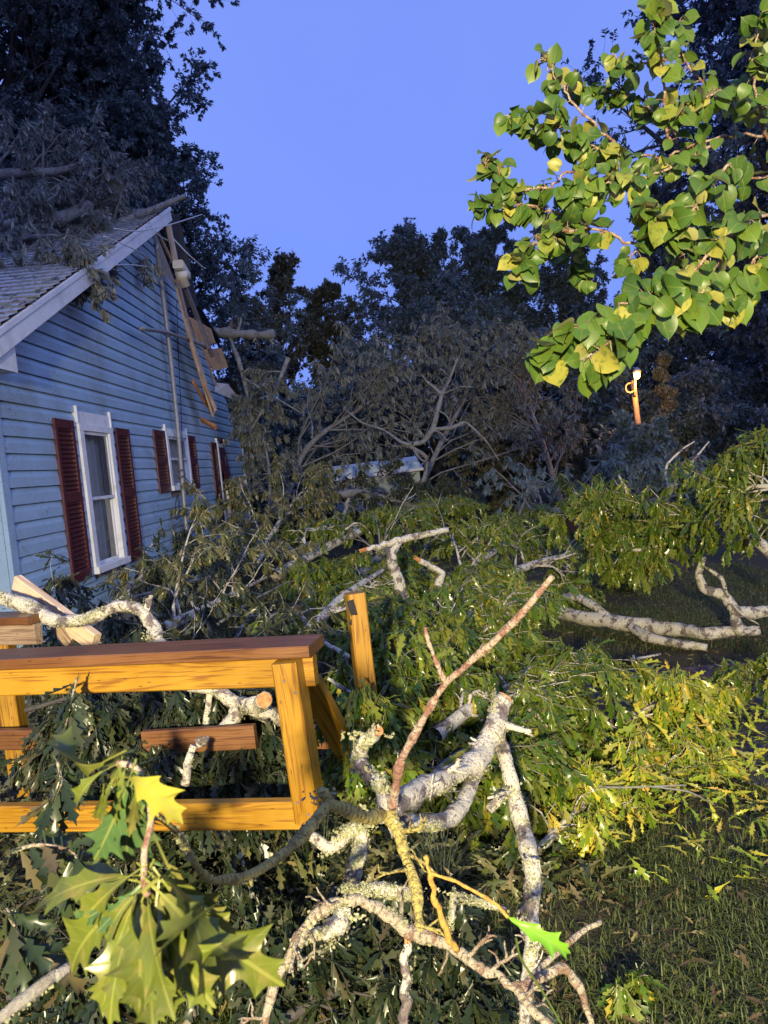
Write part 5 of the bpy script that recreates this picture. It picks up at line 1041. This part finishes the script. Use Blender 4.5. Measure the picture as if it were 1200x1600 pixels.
LV = [(nA[1], (292, 1236, .70), .95, 'oak_gold', 1.3, .15, .3, (-.5, -.6, 1)), (nA[0], (238, 1160, .82), .8, 'oak_near', .6, .4, 0, (0, -.6, 1)),
      (nA[0], (85, 1275, .76), .9, 'oak_near', .8, .3, .2, (.3, -1, .5)), (nA[0], (150, 1305, .75), .8, 'oak_near', .3, .45, 0, (0, -1, .2)), (nA[1], (176, 1302, .77), .75, 'oak_near', .2, .3, -.2, (-.4, -1, 0)),
      (nA[2], (208, 1318, .74), .9, 'oak_near', .5, .2, .2, (.2, -1, .2)), (nA[2], (258, 1248, .74), .8, 'oak_near_green', .7, .3, 0, (.2, -.8, .7)), (nA[2], (140, 1370, .80), .8, 'oak_near_green', .4, .3, 0, (-.2, -1, .1)), (nA[1], (180, 1385, .82), .8, 'oak_near_green', .4, .3, 0, (-.3, -1, .1)),
      (nB[0], (415, 1488, .66), 1.0, 'oak_near', .7, .22, .15, (.35, -.8, .75)), (nB[0], (352, 1452, .76), .9, 'oak_near', .4, .3, -.2, (.2, -1, .3)), (nB[1], (398, 1560, .64), .75, 'oak_near', -.9, .3, .2, (.4, -1, .3)),
      (nB[2], (292, 1600, .62), .95, 'oak_near', .5, .3, .15, (.1, -1, .3)), (nB[1], (330, 1575, .66), .85, 'oak_near', .6, .35, -.2, (.4, -1, .1)), (nB[2], (205, 1580, .64), .9, 'oak_near', .4, .3, 0, (0, -1, .25)), (nB[2], (245, 1620, .60), .9, 'oak_near', .3, .35, .2, (-.1, -1, .2)),
      (nB[2], (152, 1610, .64), .85, 'oak_near', .5, .3, -.15, (-.35, -1, .2)), (nB[1], (112, 1600, .66), .8, 'oak_near', .6, .35, 0, (-.5, -1, .2)), (nB[1], (75, 1520, .70), .85, 'oak_near', .8, .25, .1, (-.3, -.9, .5)), (nB[0], (32, 1392, .74), .85, 'oak_near', .5, .2, .1, (0, -.7, .8)),
      (nB[0], (92, 1470, .76), .85, 'oak_near', .5, .35, -.1, (-.4, -1, .3)), (nB[2], (252, 1488, .70), .55, 'oak_near_green', .5, .5, 0, (.5, -1, 0)), (nB[1], (155, 1455, .72), .7, 'oak_near_green', .4, .3, 0, (-.2, -1, .4)), (nB[1], (290, 1500, .78), .8, 'oak_near', .5, .3, .2, (.2, -1, .4)), (nB[2], (180, 1530, .68), .75, 'oak_near', .8, .4, .3, (-.2, -1, .2)), (nB[0], (370, 1530, .74), .8, 'oak_near', .6, .3, -.1, (.3, -1, .5))]
rl = np.random.default_rng(77)
for (b_, tp, ww, m, bd, fo, tw, fc) in LV + [(b2 + rl.normal(0, .012, 3), (t2[0] + rl.normal(0, 30), t2[1] + rl.normal(6, 26), t2[2] + .045), w2, m2, d2, f2, k2, c2) for (b2, t2, w2, m2, d2, f2, k2, c2) in LV if m2 != 'oak_gold']:
  big_leaf(sp, np.asarray(b_) + rl.normal(0, .006, 3), P(*tp) + rl.normal(0, .008, 3), ww * rl.uniform(.85, 1.15), m, bd * rl.uniform(.8, 1.9), fo * rl.uniform(.4, 1.8), tw + rl.normal(0, .35), np.array(fc) + rl.normal(0, .28, 3), label='bright yellow top leaf' if m == 'oak_gold' else None)
lf = empty('oak_leaf', 'single bright lime oak leaf at the end of the amber twig', 'leaf', P(794, 1435, 1.28))
big_leaf(lf, P(792, 1432, 1.28), P(905, 1497, 1.2), .62, 'oak_lime', 1.2, .5, .2, (-.5, -.5, .9), pet=.05, name='blade')
b = MB(); b.tube(smooth_path(path((806, 1465, 1.27), (815, 1500, 1.27), (845, 1545, 1.27), (880, 1605, 1.26)), 5), .0022, 6); b.build('petiole', M['grass'], lf)
# dark leaves on the left foreground, smaller and farther
rng = np.random.default_rng(401)
def sprig(label, pts, n, size, m, seed, name='oak_sprig', w='twig_bark', r=.004, droop=.7, tpl=None, spread=.9, group=None):
    rng = np.random.default_rng(seed); q = smooth_path(path(*pts), 6); t = empty(name, label, 'sprig', q[0], group)
    b = MB(); b.tube(q, np.linspace(r, r * .5, len(q)), 8); b.build('twig', M[w], t, smooth=True)
    i = (rng.random(n) ** .8 * (len(q) - 2)).astype(int); d = nrm(q[i + 1] - q[i]); pos, yv, up, sz = cluster(q[i + 1], d, 1, size, rng, droop, spread, .01)
    V, T, C = scatter(tpl or OAK_MID, pos, yv, up + np.array([0, -.8, 0]), sz, rng); mesh('foliage', V, T, M[m], t, co=C); return t
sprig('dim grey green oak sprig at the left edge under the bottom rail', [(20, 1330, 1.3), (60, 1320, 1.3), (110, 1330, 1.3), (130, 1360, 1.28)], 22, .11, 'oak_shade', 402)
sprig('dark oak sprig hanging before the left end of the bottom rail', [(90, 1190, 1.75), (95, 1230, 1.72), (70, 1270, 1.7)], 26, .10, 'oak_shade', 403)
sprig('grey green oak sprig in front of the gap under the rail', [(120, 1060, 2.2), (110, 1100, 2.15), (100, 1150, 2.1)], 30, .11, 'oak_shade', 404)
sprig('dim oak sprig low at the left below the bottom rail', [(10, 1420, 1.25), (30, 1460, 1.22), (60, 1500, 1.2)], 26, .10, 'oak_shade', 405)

# ------------------------------------------------------------------ the pear branch at the upper right
pr = empty('pear_tree', 'pear tree reaching in from the right with glossy heart shaped green leaves', 'tree', (2.75, 2.5, 0))
PT = [  # twig polylines: (px, py, depth)
 ([(1260, 240, 2.3), (1130, 240, 2.25), (1040, 268, 2.2), (960, 265, 2.15), (890, 232, 2.1), (855, 205, 2.1)], 34),
 ([(1045, 250, 2.15), (1040, 190, 2.1), (1034, 120, 2.05), (1022, 70, 2.0), (1030, 22, 1.98)], 16),
 ([(1200, 250, 2.1), (1178, 160, 2.0), (1176, 110, 1.98), (1190, 50, 1.95)], 14),
 ([(965, 255, 2.2), (905, 195, 2.2), (872, 152, 2.2), (846, 116, 2.2)], 10),
 ([(930, 270, 2.2), (868, 240, 2.2), (828, 214, 2.2), (796, 212, 2.2)], 16),
 ([(960, 275, 2.2), (900, 290, 2.15), (850, 318, 2.1), (805, 318, 2.1), (780, 300, 2.1), (753, 280, 2.1)], 22),
 ([(950, 380, 2.15), (880, 362, 2.1), (820, 346, 2.1), (780, 352, 2.1), (746, 344, 2.1)], 24),
 ([(1260, 300, 2.2), (1130, 305, 2.1), (1060, 348, 2.05), (1000, 412, 2.0), (956, 458, 2.0)], 16),
 ([(1000, 412, 2.05), (930, 385, 2.05), (862, 392, 2.0), (822, 420, 2.0), (812, 448, 2.0)], 26),
 ([(1260, 340, 2.0), (1150, 385, 1.85), (1090, 440, 1.78), (1040, 480, 1.74), (980, 500, 1.72), (920, 530, 1.7), (872, 560, 1.7), (850, 592, 1.7)], 46),
 ([(1050, 478, 1.74), (1000, 520, 1.68), (960, 552, 1.66), (915, 588, 1.66)], 18),
 ([(1150, 385, 1.9), (1110, 450, 1.8), (1098, 490, 1.76), (1070, 505, 1.74)], 12),
 ([(1260, 380, 2.0), (1190, 420, 1.9), (1155, 470, 1.85), (1140, 500, 1.82)], 16),
 ([(1060, 112, 2.2), (1000, 125, 2.2), (970, 140, 2.2), (962, 108, 2.2)], 8),
 ([(1260, 120, 2.2), (1120, 170, 2.15), (1060, 200, 2.1)], 18),
 ([(1060, 250, 2.3), (1000, 180, 2.3), (940, 170, 2.3), (890, 160, 2.3)], 22),
 ([(1110, 255, 2.1), (1020, 300, 2.05), (940, 312, 2.0), (880, 325, 2.0)], 28),
 ([(1150, 270, 2.0), (1100, 330, 1.95), (1060, 380, 1.92), (1010, 350, 1.95)], 24),
 ([(1260, 420, 2.4), (1180, 380, 2.35), (1120, 370, 2.3), (1060, 430, 2.3)], 26),
 ([(1260, 200, 2.5), (1180, 190, 2.45), (1080, 140, 2.4), (1060, 60, 2.4)], 22),
 ([(1000, 300, 2.35), (930, 340, 2.35), (880, 400, 2.35), (930, 470, 2.3)], 30),
]
rng = np.random.default_rng(500); w = MB(); PP = []; YY = []; UU = []; SS = []
w.tube(smooth_path(np.vstack([P(1260, 240, 2.3)[None], [[2.2, 2.4, 2.9], [2.7, 2.5, 2.2], [2.75, 2.5, 1.2], [2.75, 2.5, -.1]]]), 6), np.linspace(.012, .07, 25), 12)
for a_ in ((1260, 300, 2.2), (1260, 340, 2.0), (1260, 380, 2.0), (1260, 120, 2.2), (1260, 420, 2.4), (1260, 200, 2.5)):
    w.tube(smooth_path(np.vstack([P(*a_)[None], [[2.3, 2.45, 2.3 + .0012 * (400 - a_[1])]], [[2.74, 2.5, 1.9 + .0008 * (400 - a_[1])]]]), 5), np.linspace(.008, .02, 11), 8)
for pts, n in PT:
    q = smooth_path(path(*[(a_, b_ - 26, c_) for a_, b_, c_ in pts]), 7); q += .004 * rng.standard_normal(q.shape); w.tube(q, np.linspace(.0042, .0016, len(q)), 8)
    u = rng.random(int(n * 2.75)) ** .75; f = u * (len(q) - 1.001); i = f.astype(int); o = q[i] + (q[i + 1] - q[i]) * (f - i)[:, None]; d = nrm(q[i + 1] - q[i]); m_ = len(o)
    out = rng.standard_normal((m_, 3)); out -= d * np.sum(out * d, 1, keepdims=True); out = nrm(out)
    pet = rng.uniform(.014, .03, m_); stem = nrm(out + .5 * d + [0, 0, -.1]); bs = o + stem * pet[:, None]
    for a, c_ in zip(o, bs): w.tube(np.array([a, (a + c_) / 2 + [0, 0, .002], c_]), .0011, 5, False)
    y = nrm(.55 * stem + np.array([0, -.12, -.62]) * rng.uniform(.5, 1.5, (m_, 1)) + .28 * rng.standard_normal((m_, 3)))
    PP.append(bs); YY.append(y); UU.append(np.array([-.1, -.85, .55]) + .55 * rng.standard_normal((m_, 3))); SS.append(rng.uniform(.028, .056, m_) * (1.0 if pts[0][2] > 2.04 else 1.22))
# the rest of the crown, round the trunk to the right
for _ in range(170):
    v = rng.standard_normal(3); v = v / np.linalg.norm(v) * rng.uniform(.35, 1.25) * np.array([1, 1, .95]); o = np.array([2.75, 2.55, 3.0]) + v
    rel = _M.T @ (o - CAM_POS); px_ = 600 + FPX * rel[0] / max(.05, -rel[2])
    if rel[2] > -.3 or px_ < 1330: continue
    e = nrm(v + .4 * rng.standard_normal(3)) * rng.uniform(.2, .34); q = smooth_path(np.array([o - v * .6, o - v * .2 + rng.normal(0, .03, 3), o, o + e * .5, o + e * .7 - [0, 0, .03]]), 4); w.tube(q, np.linspace(.008, .0016, len(q)), 6)
    m_ = 20; f = rng.uniform(.35, 1, m_) * (len(q) - 1.001); i = f.astype(int); oo = q[i]; d = nrm(q[i + 1] - q[i]); out = nrm(rng.standard_normal((m_, 3))); bs = oo + nrm(out + .5 * d) * .02
    PP.append(bs); YY.append(nrm(.5 * out + np.array([0, -.1, -.7]) + .3 * rng.standard_normal((m_, 3)))); UU.append(np.array([-.1, -.6, .7]) + .6 * rng.standard_normal((m_, 3))); SS.append(rng.uniform(.03, .065, m_))
w.build('branch', M['red_twig'], pr, smooth=True)
PEAR_B = [strip_leaf(PEAR_PROF, b_, f_, t_, 0.02, 0.010) for b_, f_, t_ in ((0.35, 0.25, 0.15), (0.9, 0.12, -0.2), (0.5, 0.55, 0.1), (-0.5, 0.35, 0.2), (0.15, 0.1, -0.25), (1.3, 0.4, 0.1))]
V, T, C = scatter(PEAR_B, np.vstack(PP), np.vstack(YY), np.vstack(UU), np.concatenate(SS), rng)
mesh('foliage', V, T, M['pear'], pr, co=C, smooth=True)

# ------------------------------------------------------------------ grass, sedge, litter
def blades(n, xs, ys, dens, seed, hmin, hmax, wd):
    rng = np.random.default_rng(seed); x = rng.uniform(*xs, n); y = ys[0] + (ys[1] - ys[0]) * rng.random(n) ** 1.6
    k = rng.random(n) < dens(x, y); x, y = x[k], y[k]; n = len(x); h = rng.uniform(hmin, hmax, n); a = rng.uniform(0, 6.28, n); l = rng.uniform(.2, 1.9, n)
    d = np.stack([np.cos(a), np.sin(a), np.zeros(n)], 1); s = np.stack([-np.sin(a), np.cos(a), np.zeros(n)], 1) * (wd * rng.uniform(.6, 1.4, n))[:, None]
    b0 = np.stack([x, y, ground_z(x, y) - .005], 1); up = np.array([0, 0, 1.0])
    m1 = b0 + up * (h * .6)[:, None] + d * (h * l * .3)[:, None]; t = b0 + up * (h * np.maximum(.12, 1 - .42 * l))[:, None] + d * (h * l)[:, None]
    V = np.stack([b0 - s, b0 + s, m1 - s * .8, m1 + s * .8, t], 1).reshape(-1, 3); q = np.array([(0, 1, 3), (0, 3, 2), (2, 3, 4)])
    return V, (q[None] + (np.arange(n) * 5)[:, None, None]).reshape(-1, 3)
def dn(x, y):
    c = np.sin(x * 2.7 + 1) * np.sin(y * 2.1) + np.sin(x * 6 + y * 5) * .5
    mud = np.exp(-(((x - 2.2) / .9) ** 2 + ((y - 4.9) / .9) ** 2))
    return np.clip(.62 + .5 * c - 1.1 * mud, .04, 1)
V, T = blades(330000, (-1.6, 4.5), (1.7, 9.5), dn, 601, .018, .085, .0021)
tag(mesh('grass', V, T, M['grass']), 'short wet lawn grass under the fallen boughs', 'grass', kind='stuff')
rng = np.random.default_rng(602); n = 15000; x = rng.uniform(-3, 4.2, n); y = 1.7 + 9 * rng.random(n) ** 1.5
pos = np.stack([x, y, ground_z(x, y) + rng.uniform(.01, .05, n)], 1); ang = rng.uniform(0, 6.28, n)
V, T, C = scatter(OAK_NARROW + OAK_MID, pos, np.stack([np.cos(ang), np.sin(ang), rng.normal(0, .2, n)], 1), np.array([0, 0, 1.0]) + .35 * rng.standard_normal((n, 3)), rng.uniform(.025, .085, n), rng)
tag(mesh('leaf_litter', V, T, M['litter'], co=C), 'scattered dead leaves over the lawn', 'leaf litter', kind='stuff')
def tuft(label, c, n, L, seed):
    rng = np.random.default_rng(seed); a = rng.uniform(0, 6.28, n); tilt = rng.uniform(.25, 1.25, n); k = 6; V = []; T = []
    for i in range(n):
        d = np.array([math.cos(a[i]), math.sin(a[i]), 0]); s = np.array([-d[1], d[0], 0]) * .0028; o = c + d * rng.uniform(0, .05); l = L * rng.uniform(.6, 1.1)
        for j in range(k + 1):
            t = j / k; p = o + d * (l * math.sin(tilt[i]) * t) + np.array([0, 0, 1]) * (l * (t * math.cos(tilt[i]) - .75 * t * t * math.sin(tilt[i]))); p[2] = max(p[2], .01)
            V += [p - s * (1 - .85 * t), p + s * (1 - .85 * t)]
        b0 = i * 2 * (k + 1)
        for j in range(k): T += [(b0 + 2 * j, b0 + 2 * j + 1, b0 + 2 * j + 3), (b0 + 2 * j, b0 + 2 * j + 3, b0 + 2 * j + 2)]
    return tag(mesh('grass_tuft', V, np.array(T), M['sedge'], loc=c), label, 'grass tuft', 'long bladed tufts')
tuft('blue green long bladed tuft left of the forked limbs', PZ(500, 1400, 0.02) + [0, .05, 0], 260, .42, 611)
tuft('green long bladed tuft under the fork of the thick limb', PZ(690, 1390, 0.02), 240, .40, 612)
